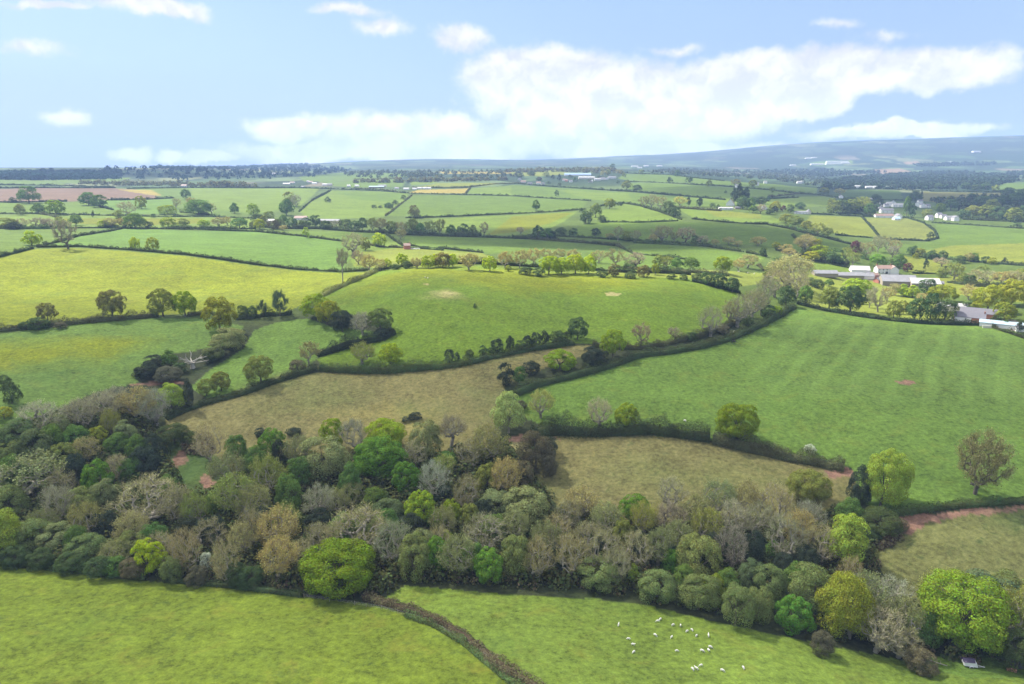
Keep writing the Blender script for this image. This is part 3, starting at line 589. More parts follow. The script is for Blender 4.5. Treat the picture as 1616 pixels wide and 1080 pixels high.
def lib():
    xl = dict(nleaf=26000, leaf=.0215); hi = dict(nleaf=10500, leaf=.031); mid = dict(nleaf=2300, leaf=.062); lo = dict(nleaf=620, leaf=.105)
    for lod, q in (('xl', xl), ('hi', hi), ('mid', mid), ('lo', lo)):
        nv = {'xl': 2, 'hi': 4, 'mid': 4, 'lo': 3}[lod]; f = {'xl': 1.7, 'hi': 1, 'mid': .6, 'lo': .35}[lod]
        for kind, par in (('round', dict(ncl=72, rcl=.112, z0=.0, z1=1.0, rag=.10, lobes=3)), ('tall', dict(ncl=84, rcl=.12, z0=-.02, z1=1.0, rag=.16, taper=.35, lobes=2)),
            ('bush', dict(ncl=54, rcl=.15, z0=-.12, z1=1.0, rag=.12, lobes=3)), ('willow', dict(ncl=46, rcl=.165, z0=-.10, z1=1.0, rag=.10, lobes=2, up=.5)),
            ('cone', dict(ncl=70, rcl=.12, z0=.0, z1=1.0, rag=.07, taper=.82))):
            if lod == 'xl' and kind not in ('round', 'tall'): continue
            p = dict(par); p['ncl'] = max(14, int(p['ncl']*f)); p['rcl'] *= {'xl': .96, 'hi': 1, 'mid': 1.15, 'lo': 1.4}[lod]
            qq = dict(q)
            if lod in ('mid', 'lo') and kind == 'round': p['z0'] = -.08
            if kind in ('willow', 'bush'): qq['leaf'] *= .85; qq['nleaf'] = int(qq['nleaf']*1.25)
            out = []
            for i in range(nv):
                p2 = dict(p); p2['rag'] *= .7+.8*RNG.random(); cm = crown_mesh('crown', **p2, **qq); cm.materials.append(M['leaf'])
                tm = trunk_mesh(4 if lod == 'lo' else 7, n=4 if lod == 'lo' else 6, top=.82 if kind != 'cone' else .95, spread=.3 if kind != 'cone' else .06, fork=.24); out.append((tm, cm))
            LIB[kind, lod] = out
        if lod == 'xl': continue
        bq = {'hi': dict(ntar=230, ntw=4000, tw=.0028, tl=.07), 'mid': dict(ntar=100, ntw=1900, tw=.0058, tl=.09), 'lo': dict(ntar=24, ntw=700, tw=.012, tl=.12)}[lod]
        for kind, kw in (('bare', dict(z0=.17)), ('buddy', dict(buds={'hi': 4200, 'mid': 1200, 'lo': 320}[lod], z0=.2)), ('fuzz', dict(buds={'hi': 2600, 'mid': 900, 'lo': 200}[lod], z0=.12, r=.0026, ntw=bq['ntw']*2)), ('fan', dict(fork=.06, r=.0028, zmin=.03, z0=.1)), ('slim', dict(fork=.42, spread=.44, z0=.45, zmin=.35))):
            out = []
            for i in range(nv):
                tm, cm = bare_parts(**{**bq, **kw}); cm.materials.append(M['twig']); out.append((tm, cm))
            LIB[kind, lod] = out
# kinds of tree: object name, category, unit shape, leaf colour (linear), bark, words
KIND = {
 'lime':  ('oak_tree','tree','round',(0.255,0.335,0.026),'bark','bright lime-green oak'),
 'acid':  ('oak_tree','tree','round',(.34,.41,.020),'bark','brilliant yellow-green oak'),  # lime leaf brightened; sunlight on the ridge oaks put into the colour
 'oak':   ('oak_tree','tree','round',(0.250,0.315,0.020),'bark','yellow-green oak'),
 'gold':  ('oak_tree','tree','round',(0.270,0.285,0.032),'bark','golden-green oak'),
 'olive': ('oak_tree','tree','round',(0.205,0.230,0.052),'bark','olive-brown oak in new leaf'),
 'bronze':('oak_tree','tree','round',(0.200,0.180,0.060),'bark','bronze-leaved oak'),
 'palek': ('oak_tree','tree','tall',(.330,.400,.130),'palebark','pale green oak with white trunk'),
 'green': ('leafy_tree','tree','tall',(0.125,0.200,0.045),'bark','mid-green leafy tree'),
 'vivid': ('leafy_tree','tree','round',(0.135,0.245,0.030),'bark','vivid green full-crowned tree'),
 'ltall': ('leafy_tree','tree','tall',(0.290,0.365,0.050),'bark','tall lime-green tree'),
 'gtall': ('leafy_tree','tree','tall',(0.290,0.305,0.035),'bark','tall golden-green tree'),
 'dkgrn': ('leafy_tree','tree','round',(0.095,0.142,0.050),'bark','dark green rounded tree'),
 'willow':('willow_tree','tree','willow',(0.180,0.222,0.072),'bark','grey-green willow'),
 'sallow':('willow_tree','tree','willow',(0.220,0.250,0.100),'bark','pale silvery willow'),
 'bluew': ('willow_tree','tree','willow',(0.135,0.170,0.070),'bark','dull blue-green willow'),
 'bare':  ('bare_tree','tree','bare',(0.345,0.325,0.155),'palebark','leafless brown tree'),
 'greyb': ('bare_tree','tree','bare',(0.385,0.370,0.225),'palebark','leafless grey tree'),
 'tan':   ('bare_tree','tree','buddy',(0.385,0.340,0.135),'palebark','tan budding tree'),
 'budg':  ('bare_tree','tree','buddy',(0.280,0.305,0.070),'palebark','twiggy tree breaking into olive leaf'),
 'fan':   ('bare_tree','tree','fan',(0.380,0.330,0.160),'palebark','fan-shaped straw-coloured sapling'),
 'slim':  ('bare_tree','tree','slim',(0.300,0.280,0.175),'palebark','slender leafless tree on a tall stem'),
 'pinkb': ('bare_tree','tree','bare',(0.350,0.305,0.210),'bark','pinkish-brown twiggy tree'),
 'yell':  ('bare_tree','tree','buddy',(.48,.47,.12),'palebark','straw-yellow budding tree'),
 'dead':  ('dead_tree','tree','snag',(0.360,0.336,0.264),'deadwood','dead white tree'),
 'dark':  ('evergreen_bush','bush','bush',(0.050,0.066,0.042),'bark','dark evergreen bush'),
 'bush':  ('shrub','shrub','bush',(0.085,0.120,0.042),'bark','dark green shrub'),
 'thorn': ('thorn_bush','bush','bush',(0.130,0.120,0.070),'bark','brown-green thorn bush'),
 'con':   ('conifer_tree','tree','cone',(0.055,0.080,0.045),'bark','dark pointed conifer'),
 'copper':('copper_beech','tree','round',(0.124,0.046,0.053),'bark','dark purple copper beech'),
 'white': ('blossom_shrub','shrub','bush',(0.504,0.540,0.432),'bark','white-flowering shrub'),
}
LIB['snag'] = None
def snag(levels=3):
    """dead stag-headed tree: stout trunk, a dozen bleached antler limbs"""
    mb = MB(); mb.tube((0,0,-.04), (0,0,.12), .085, .06, 8, False); mb.tube((0,0,.12), (.01,0,.30), .06, .05, 8)
    for i in range(11):
        a = i*2.4+RNG.random()*.5; e = .15+.75*RNG.random(); L = .30+.16*RNG.random(); p = np.array([0, 0, .16+.14*RNG.random()]); d = np.array([math.cos(a)*math.cos(e), math.sin(a)*math.cos(e), math.sin(e)]); r = .026
        for k in range(3):
            d2 = d+RNG.normal(size=3)*.22; d2 /= np.linalg.norm(d2); q = p+d2*L*(.6 if k == 0 else .42); mb.tube(p, q, r, r*.66, 6, False)
            if k > 0:
                d3 = d2+rand_unit(1)[0]*.8; d3 /= np.linalg.norm(d3); mb.tube(p, p+d3*L*.42, r*.7, r*.2, 4, False)
            p, d, r = q, d2, r*.66
    return mb.mesh('trunk')
TREES = []   # finished trees: (object, kind, px, py, size)
CAMP = np.array([0, 0, CAM_H])
CNT = {}
def tree(kind, cx, yb, w, h, wood=False, note=None, tint=1.0, lean=0.0, shape=None, bark=None):
    """plants one tree: crown centre column, foot row, breadth and height as seen in the photo, in pixels"""
    nm, cat, shp, colr, bk, words = KIND[kind]; shp = shape or shp; bk = bark or bk
    if wood:
        x, y, z, d = at(cx, yb-h*.5); s = math.sqrt(d*d+(CAM_H-z)**2); W = w*s/FPX; dep = math.atan2(CAM_H-z, d)
        H = max(.62*W, min(1.5*W, (h*s/FPX-.5*W*math.sin(dep))/math.cos(dep)+1.5)); H = min(max(H, 6.5), 17)
        x, y, z, d = at(cx, yb-h, H*.96); s = math.sqrt(d*d+(CAM_H-z-H)**2); W = w*s/FPX
    else:
        x, y, z, d = at(cx, yb); s = math.sqrt(d*d+(CAM_H-z)**2); W = w*s/FPX; dep = math.atan2(CAM_H-z, d)
        k = .30 if d < 480 else .1
        x *= 1+k*W/d; y *= 1+k*W/d; z = float(height(x, y)); s += k*W; W = w*s/FPX
        H = max(.55*W, (h*s/FPX-.35*W*math.sin(dep))/math.cos(dep))
    if shp == 'round' and w < 32 and RNG.random() < .5: shp = 'bush' if RNG.random() < .7 else 'tall'
    if wood and kind == 'bare' and RNG.random() < .45: shp = 'buddy'; colr = (.255, .275, .105)
    lod = 'hi' if w >= 34 else 'mid' if w >= 13 else 'lo'
    if wood and w >= 28: lod = 'hi'
    if w >= 64 and shp in ('round', 'tall'): lod = 'xl'
    if shp in ('round', 'tall'): q_ = .93 if wood else .87; W *= q_; H *= q_+.04
    j = CNT.get((shp, lod), int(RNG.integers(0, 4))); CNT[shp, lod] = j+1
    o = empty(nm, (x, y, z-.1), 0 if lean else RNG.random()*6.283, (W*(.93+.14*RNG.random()), W*(.82+.36*RNG.random()), H) if w < 64 or wood else (W*1.02, W*1.02, H)); o['category'] = cat
    o.rotation_euler[0] = RNG.normal()*.05; o.rotation_euler[1] = lean+RNG.normal()*.05
    if shp == 'snag': t = link('trunk', snag(), o, M[bk])
    else:
        tm, cm = LIB[shp, lod][j % len(LIB[shp, lod])]
        if lod == 'lo' and w < 9:
            pass
        t = bpy.data.objects.new('trunk', tm); COL.objects.link(t); t.parent = o
        if len(tm.materials) == 0: tm.materials.append(None)
        t.material_slots[0].link = 'OBJECT'; t.material_slots[0].material = M[bk]
        c = bpy.data.objects.new('crown', cm); COL.objects.link(c); c.parent = o
        v = tint*(.88+.24*RNG.random()); hsh = RNG.normal()*.05
        c.color = (colr[0]*v*(1+hsh), colr[1]*v, colr[2]*v*(1-hsh), 1)
    TREES.append([o, kind, cx, yb-h*.5, w, note, y]); return o
lib()
# ------------------------------------------------------------------ hedges
HEDGES = []
def hedge(pts, w, h, colr, label=None, gaps=.15, cut=False, step=14, group=None):
    pw = [P(p) for p in densify(pts, step)]; X = np.array([p[0] for p in pw]); Y = np.array([p[1] for p in pw])
    seg = np.hypot(np.diff(X), np.diff(Y)); S = np.concatenate([[0], np.cumsum(seg)]); Lt = S[-1]
    if Lt < 1: return
    dm = float(np.median(np.hypot(X, Y))); leaf = max(.42, dm/760); area = Lt*(w+2*h)
    n = int(min(26000, max(220, area*1.15/(leaf*leaf*.42)))); t = RNG.random(n)*Lt
    def cen(t): return np.interp(t, S, X), np.interp(t, S, Y)
    x, y = cen(t); x2, y2 = cen(np.minimum(t+1.0, Lt)); x1, y1 = cen(np.maximum(t-1.0, 0)); tx, ty = x2-x1, y2-y1; q = np.hypot(tx, ty)+1e-9; tx /= q; ty /= q
    sd = int(RNG.integers(0, 999)); hv = 1+.34*vnoise(t/9, t*0+sd, 1)+.46*vnoise(t/3.1, t*0+sd, 2); wv = 1+.35*vnoise(t/5, t*0+sd+5, 3)
    hv += .55*np.clip(vnoise(t/3.7, t*0+sd+31, 6)-.45, 0, 1)*(0 if cut else 1)*2
    if gaps: hv *= np.where(vnoise(t/14, t*0+sd+9, 4) > 1-gaps*2.2, .45, 1)
    a = RNG.random(n)*math.pi; rr = np.where(RNG.random(n) < .75, 1, RNG.random(n)**.5)*(.82+.4*RNG.random(n))
    ca, sa = np.cos(a), np.sin(a); sg = .6 if cut else .8
    off = np.sign(ca)*np.abs(ca)**sg*w*.5*wv*rr; up = sa**sg*h*hv*rr
    px_, py_ = x-ty*off, y+tx*off; z = height(px_, py_)
    Nn = np.stack([-ty*ca*1.2, tx*ca*1.2, sa*1.2+.2], 1)+rand_unit(n)*.85
    V, Fq = leaves(np.stack([px_, py_, z+up], 1), Nn, leaf)
    # the dense stems inside
    m = max(2, int(Lt/4)); tt = np.linspace(0, Lt, m+1); xx, yy = cen(tt); xa, ya = cen(np.minimum(tt+1, Lt)); xb, yb = cen(np.maximum(tt-1, 0)); ux, uy = xa-xb, ya-yb; q = np.hypot(ux, uy)+1e-9; ux /= q; uy /= q
    hv = .85+.34*vnoise(tt/9, tt*0+sd, 1)
    if gaps: hv *= np.where(vnoise(tt/14, tt*0+sd+9, 4) > 1-gaps*2.2, .45, 1)
    ring = [(-.36, -.3), (-.34, .45), (-.15, .78), (.15, .78), (.34, .45), (.36, -.3)]; Vc = []
    zz = height(xx, yy)
    for a_, b_ in ring: Vc.append(np.stack([xx-uy*a_*w, yy+ux*a_*w, zz+b_*h*hv], 1))
    nr = len(ring); Vc = np.stack(Vc, 1).reshape(-1, 3); Fc = []
    for i in range(m):
        for k in range(nr): Fc.append((i*nr+k, i*nr+(k+1) % nr, (i+1)*nr+(k+1) % nr, (i+1)*nr+k))
    # end caps as quads
    Fc += [(0, 1, 4, 5), (1, 2, 3, 4), (m*nr+5, m*nr+4, m*nr+1, m*nr), (m*nr+4, m*nr+3, m*nr+2, m*nr+1)]
    ox, oy = float(X.mean()), float(Y.mean()); oz = float(height(ox, oy)); Vall = np.concatenate([V, Vc])-np.array([ox, oy, oz])
    me = mesh_np('hedge', Vall, [Fq, np.array(Fc)+len(V)]); o = link('hedge', me, None, M['hedge']); o.location = (ox, oy, oz)
    v = .9+.2*RNG.random(); o.color = (colr[0]*v, colr[1]*v, colr[2]*v, 1); o['category'] = 'hedge'; o['group'] = group or 'field hedges'
    c = pts[len(pts)//2]; HEDGES.append([o, label, c[0], c[1], math.hypot(pts[-1][0]-pts[0][0], pts[-1][1]-pts[0][1])]); return o
HC = dict(d=(.075,.095,.040), g=(.105,.140,.048), b=(.140,.122,.066), m=(.130,.135,.062), l=(.185,.200,.070), dk=(.055,.072,.036))
def HH(c, w, h, pts, label=None, **k): hedge(pts, w, h, HC[c], label, **k)
# near
HH('g', 2.2, 1.1, [(640,971),(688,989),(727,1012),(761,1041),(795,1069),(842,1098)], 'green verge hedge on the near side of the flailed brown hedge')
HH('b', 3.2, 1.7, [(576,946),(600,952),(650,966),(690,983),(730,1005),(765,1034),(800,1062),(850,1092),(890,1115)], 'flailed brown hedge on a bank curving between the two bottom grazing fields', cut=True, gaps=.1)
HH('g', 2.6, 1.6, [(-40,886),(60,895),(150,906),(232,915)], 'low scrubby hedge along the wood foot beside the bright round field-edge oak', cut=True)
HH('d', 2.2, 1.4, [(262,916),(350,925),(420,934),(478,941)], 'low dark hedge under the blossom shrub between two field-edge oaks', cut=True)
HH('d', 5.5, 4.8, [(838,690),(880,684),(950,686),(1020,682),(1080,689),(1120,696)], 'thick dark hedge above the rough paddock, running from the pale-trunked oak')
HH('m', 5.0, 4.2, [(1125,697),(1190,713),(1250,726),(1332,741)], 'thick hedge with white blossom patch ending at the red soil gateway')
HH('g', 2.8, 2.2, [(1392,817),(1440,809),(1500,801),(1570,795),(1660,789)], 'trimmed green hedge along the upper side of the red earth track', cut=True)
HH('g', 4.2, 3.6, [(505,584),(560,588),(610,588),(660,584),(700,580),(745,573)], 'full dark hedge at the rounded hill foot, under the bright round oak', gaps=.05)
HH('d', 3.4, 2.6, [(745,573),(790,562),(840,553),(905,544)], 'bushy hedge climbing beside the row of dark hill-foot bushes')
HH('d', 4.4, 3.0, [(812,624),(860,606),(920,592),(960,580),(1010,563),(1060,557),(1110,549),(1150,537),(1192,519),(1232,499),(1252,486)], 'long dark hedge bounding the upper edge of the big mown field', gaps=.05)
HH('m', 3.4, 2.8, [(935,546),(1000,552),(1050,545),(1100,534),(1150,516),(1182,492)], 'brownish hedge on the hill side of the sunken lane')
HH('dk', 2.8, 2.6, [(1258,480),(1300,490),(1350,499),(1400,506),(1450,511),(1510,513),(1552,514)], 'shadowed dark hedge between the mown field and the brick barn')
HH('d', 2.4, 2.2, [(1564,516),(1592,526),(1640,542)], 'short dark hedge in front of the pale greenhouse roof')
HH('dk', 5.0, 4.2, [(500,562),(530,553),(560,546),(600,536),(622,526)], 'tall dark hedge stub poking into the meadow below the hill oaks', gaps=.05)
HH('d', 3.2, 2.6, [(262,662),(300,646),(340,633),(390,621),(420,609),(470,593),(500,585)], 'dark bank hedge along the upper edge of the rough brown field')
HH('m', 4.2, 3.4, [(-60,526),(0,523),(30,520),(90,514),(150,508),(200,504),(250,500)], 'loose hedge along the foot of the bright yellow-green field, bronze oak in it')
HH('d', 4.0, 3.4, [(372,505),(420,499),(460,497)], 'short dark hedge with small pines by the yellow-green field corner')
HH('m', 3.6, 2.4, [(296,499),(335,495)], 'short hedge stub between the twin oaks and the round lime oak')
HH('l', 7.0, 2.3, [(505,470),(530,457),(556,446),(578,437),(602,425)], 'grassy-topped double hedge of the straight lane up to the ridge', cut=True, gaps=0)
HH('d', 2.6, 2.4, [(-60,428),(-20,411),(10,403),(52,393)], 'dark hedge slanting down from the small yellow tree by the frame edge')
HH('d', 2.8, 2.2, [(58,391),(125,390),(205,395),(290,402),(350,410),(404,418),(470,426),(540,430),(582,428)], 'long dark hedge along the top of the bright yellow-green field', gaps=.05)
HH('d', 2.6, 2.2, [(60,390),(95,382),(125,373),(170,366),(195,361)], 'dark hedge slanting up beside the pink leafless tree')
HH('dk', 2.6, 2.2, [(-40,362),(90,361),(180,360)], None)
HH('d', 2.6, 2.2, [(195,361),(260,362),(330,364),(404,366),(470,373)], None)
HH('d', 2.6, 2.2, [(404,366),(440,369),(480,374),(545,382)], None)
# ridge line
HH('d', 3.5, 3.2, [(600,425,560),(660,425,560),(740,425,556),(820,425,552),(900,430,552),(1000,436,548),(1090,440,552)], 'ridge-top hedge behind the crest of the rounded hill')
HH('dk', 4, 2.4, [(1092,444),(1115,449),(1140,456),(1168,463)], 'tall dark hedge running down from the ridge toward the big bare tree', gaps=0)
HH('m', 3, 2.5, [(985,424),(1040,429),(1100,431),(1150,436)], None)
far = [
 ('d',[(630,371),(700,373),(770,375),(850,378),(920,383),(970,388)]),('d',[(606,367),(620,378),(637,389)]),('d',[(640,388),(700,393),(762,400)]),
 ('d',[(640,344),(680,343),(740,341),(808,338),(870,335),(925,331)]),('m',[(608,341),(630,325),(650,309)]),('d',[(472,335),(495,315),(522,301)]),
 ('dk',[(404,297),(470,297),(525,299),(600,302),(640,306),(720,308),(808,310)]),('dk',[(808,310),(870,314),(932,318)]),('m',[(650,297),(735,296),(780,291),(825,290)]),('m',[(735,306),(742,297)]),
 ('dk',[(808,290),(883,296),(988,302),(1083,310),(1145,316)]),('d',[(985,287),(1060,290),(1130,293),(1212,300)]),('dk',[(983,273),(1058,277),(1143,286)]),
 ('d',[(932,329),(958,324),(985,321),(1010,325)]),('dk',[(955,351),(1010,352),(1070,349)]),('dk',[(1092,346),(1140,351),(1190,354),(1212,354)]),
 ('d',[(808,374),(878,373),(968,378),(1013,381),(1103,388),(1173,398)]),('d',[(1178,399),(1210,405)]),('m',[(815,376),(883,381),(968,386),(985,393)]),
 ('dk',[(1212,355),(1245,361),(1277,370),(1300,375),(1342,386)]),('dk',[(1280,338),(1362,342),(1430,344)]),('dk',[(1430,344),(1457,352),(1475,365),(1480,377),(1462,381)]),('dk',[(1462,381),(1412,379),(1342,373),(1318,371)]),
 ('dk',[(1360,343),(1374,358),(1387,374)]),('dk',[(1470,352),(1537,356),(1660,364)]),('dk',[(1442,400),(1500,410),(1562,416),(1630,421)]),('d',[(1212,300),(1250,305),(1292,308),(1317,311)]),('m',[(1212,311),(1262,306)]),
 ('dk',[(1290,297),(1362,299),(1420,300),(1452,302),(1585,304)]),('dk',[(-40,297),(60,297),(182,297)]),('dk',[(-40,319),(25,320),(60,319),(106,318)]),('dk',[(125,317),(150,325),(178,332)]),('d',[(170,316),(220,315),(274,313)]),
 ('d',[(0,338),(60,338),(130,340),(180,341)]),('d',[(180,341),(260,343),(330,343),(404,346)]),('m',[(55,338),(78,341),(96,346)]),('d',[(200,298),(300,297),(404,297)]),('d',[(0,292),(90,293),(180,296)]),
 ('m',[(555,298),(600,300),(640,305)]),('m',[(560,284),(620,283),(650,287)]),('d',[(650,285),(720,284),(800,284)]),('d',[(640,391),(662,393),(700,396)]),('m',[(556,383),(600,390),(640,392)]),
 ('m',[(1066,328),(1110,331),(1138,333)]),('d',[(1160,316),(1200,314),(1260,312)]),('d',[(1010,325),(1040,334),(1075,347)]),('d',[(1250,372),(1262,384),(1270,396)]),('d',[(1270,408),(1310,417),(1345,424)]),
 ('d',[(985,393),(1000,401),(1040,405),(1100,412)]),('m',[(1195,419),(1212,432),(1206,447)]),('d',[(1566,302),(1660,299)]),('d',[(1318,312),(1350,314),(1425,317)]),('d',[(1455,304),(1452,318)]),('d',[(1440,432),(1500,433),(1530,441)]),
]
for c, p in far: HH(c, 2.6 if p[0][1] > 330 else 3.2, 2.3 if p[0][1] > 330 else 2.8, p)

# scrubby understorey below the tree belts
for w_, h_, p in ((6,5,[(404,358),(440,361),(500,361),(560,366),(620,369)]),(6,5,[(620,369),(700,372),(760,373)]),(4,3.2,[(380,362),(404,362)]),(5,4,[(1000,383),(1060,386),(1130,390)]),(5,4,[(820,374),(850,378),(880,376)]),
    (5,4,[(985,424),(1040,425),(1095,430)]),(6,5,[(1225,395),(1262,404),(1300,412),(1340,420)]),(5,4,[(1240,356),(1275,368),(1305,376)]),(5,5,[(1350,406),(1385,414),(1415,424)]),(6,4.5,[(1500,446),(1540,452),(1600,454)]),(5,4,[(1445,405),(1490,411)]),
    (5,4,[(15,362),(60,362),(110,361)]),(5,4,[(165,360),(200,360)]),(5,4,[(265,361),(330,362),(375,362)]),(5,4,[(285,336),(330,340)]),(6,5,[(1320,338),(1350,338),(1375,341)]),(6,5,[(1520,347),(1570,349),(1616,351)])):
    HH('g' if w_ == 5 else 'd', w_, h_, p, None, gaps=.25)
# ------------------------------------------------------------------ trees, surveyed one by one: kind, column, foot row, breadth, height, note
def TT(txt, wood=False):
    for ln in txt.strip().split('\n'):
        for it in ln.split(';'):
            it = it.strip()
            if not it: continue
            a = it.split(None, 5); note = a[5] if len(a) > 5 else None
            tree(a[0], float(a[1]), float(a[2]), float(a[3]), float(a[4]), wood, note)
# field and hedgerow trees near by
tree('con', 442, 502, 25, 42, note='tall ragged pine at the bright field corner', shape='fuzz', tint=2.2)
tree('con', 415, 503, 17, 28, note='shorter pine near the ragged pine at the bright field corner', shape='fuzz', tint=2.2)
tree('oak', 535, 946, 126, 86, tint=.74, note='largest oak, broad and yellow-green, at the near field edge')
tree('acid', 237, 915, 54, 58, note='round lime-green oak alone on the lower field edge')
tree('white', 326, 905, 20, 30, note='small white blossoming shrub at the wood foot')
tree('ltall', 2, 888, 74, 72, note='lime-green tree cut by the frame edge at the wood foot')
tree('lime', 1505, 1040, 120, 112, note='great round lime-green oak overhanging the white caravan')
tree('gtall', 1325, 1016, 82, 104, note='pointed golden-green tree at the wood foot above the sheep')
tree('budg', 1596, 1040, 66, 84, note='olive budding tree beside the great oak at the frame edge')
tree('ltall', 1318, 910, 62, 88, lean=.22, note='lime-green tree leaning right out of the wood')
tree('ltall', 1387, 812, 68, 92, shape='round', note='tall lime-green tree at the red track gateway')
tree('tan', 1536, 792, 64, 88, note='half-leafed oak standing on the hedge of the red track', shape='fuzz', bark='bark', tint=.72)
tree('palek', 803, 692, 56, 76, note='pale green oak with white trunk at the brown field corner')
tree('oak', 1162, 707, 74, 68, tint=.85, note='olive-green oak on the hedge of the rough paddock')
tree('dead', 305, 586, 46, 36, note='dead white tree with bare antler limbs')
TT('''
bronze 76 509 28 28; bronze 178 505 42 44 two-tiered bronze oak on the hedge under the bright field
olive 258 503 44 46 brownish half of the twin oaks on the meadow hedge; oak 293 502 40 42 greener half of the twin oaks on the meadow hedge
gold 349 531 60 60 round yellow-green oak standing out into the meadow; bush 384 503 18 20; bush 397 503 18 20
bush 62 523 30 11; thorn 96 520 16 8; bush 40 521 18 10
sallow 362 558 54 36 silvery willow thicket patch in the little valley; bluew 340 572 34 26; green 268 582 30 28; bush 332 575 22 22; dark 246 582 30 18; bush 285 590 26 16; dark 235 602 40 14; thorn 268 606 40 12; thorn 225 596 20 14
ltall 272 652 46 44 small lime-green tree beside an ivy-dark stump; dark 300 648 16 46 ivy-clad dark stump beside a small lime-green tree; olive 327 630 34 30; olive 350 622 36 36; olive 413 612 54 50 olive oak on the upper corner of the brown field
oak 500 507 50 44; gold 517 518 46 44; dark 541 528 34 36; greyb 573 534 42 40; olive 601 529 46 44 brown-olive oak at the outer end of the hill-foot group; dark 603 536 26 14
tan 488 580 32 38; thorn 470 588 30 16; budg 572 582 46 38 thin olive tree next to the brightest round oak; acid 617 582 46 40 brightest round oak on the hill-foot hedge
dark 709 575 15 24; dark 722 571 10 15; bush 741 567 17 15; bush 763 563 18 17; bush 775 560 14 12; dark 785 558 19 23; dark 805 556 16 26; bush 820 554 16 16; dark 832 553 20 23; dark 846 549 16 24; dark 861 547 16 26; bush 878 546 30 24; bush 893 543 20 20
dkgrn 911 540 42 42 dark oak at the tip of the brown tongue; lime 967 570 48 52 taller of the twin lime oaks beside the brown tongue; lime 884 593 62 42 broader of the twin lime oaks beside the brown tongue
dark 934 583 38 34; dark 948 578 26 24; dark 838 594 26 24; green 818 611 30 34; dark 799 612 26 38 purple-dark bush at the brown field corner
pinkb 1011 551 30 40 lone pinkish-grey tree on the sunken lane; pinkb 1065 540 26 22; bush 1090 540 20 16; bare 1121 535 38 50; bare 1163 520 46 52; bare 1150 515 30 40; bare 1186 505 40 46; thorn 1140 528 20 14; bare 1205 482 34 44; bare 1200 500 30 40; bush 1180 515 20 16; bush 1212 503 24 20; oak 1225 500 20 18
tan 1245 458 66 54 broad tan budding tree at the end of the ridge hedge; bare 1222 470 38 44; bush 1240 482 30 30; bare 1258 470 36 40; dkgrn 1226 425 24 20; olive 1215 440 26 22
yell 853 667 46 48 straw-yellow budding tree beside the pale-trunked oak; greyb 945 686 50 54 pale grey leafless tree on the paddock hedge; lime 986 684 46 48 lime oak on the paddock hedge
dark 1354 806 34 60 tall black-green ivy bush beside the lime track tree; green 1336 840 48 50 green bushy tree below the black-green ivy bush; bush 1385 852 60 24; bush 1365 860 40 26; thorn 1410 845 34 18; olive 1272 806 70 58 brown-olive rounded tree in the paddock bottom corner
white 1277 718 16 14 white-flowering hawthorn in the paddock hedge; thorn 820 650 26 16; bush 866 686 30 24; bush 838 722 24 18 small green bush on the paddock side of the pale-trunked oak; dark 846 716 16 16
bush 750 487 9 8 tiny lone bush on the open hill; budg 1488 980 60 60; thorn 600 955 16 10; thorn 618 958 16 12; thorn 636 962 14 9; thorn 648 964 12 8
dark 640 668 12 10; dark 655 666 22 10; dark 548 680 12 9; dark 556 673 11 9; dark 464 690 22 12; dark 412 692 22 14; bush 20 640 24 30; gold 8 665 24 20; bush 8 612 20 16
''')
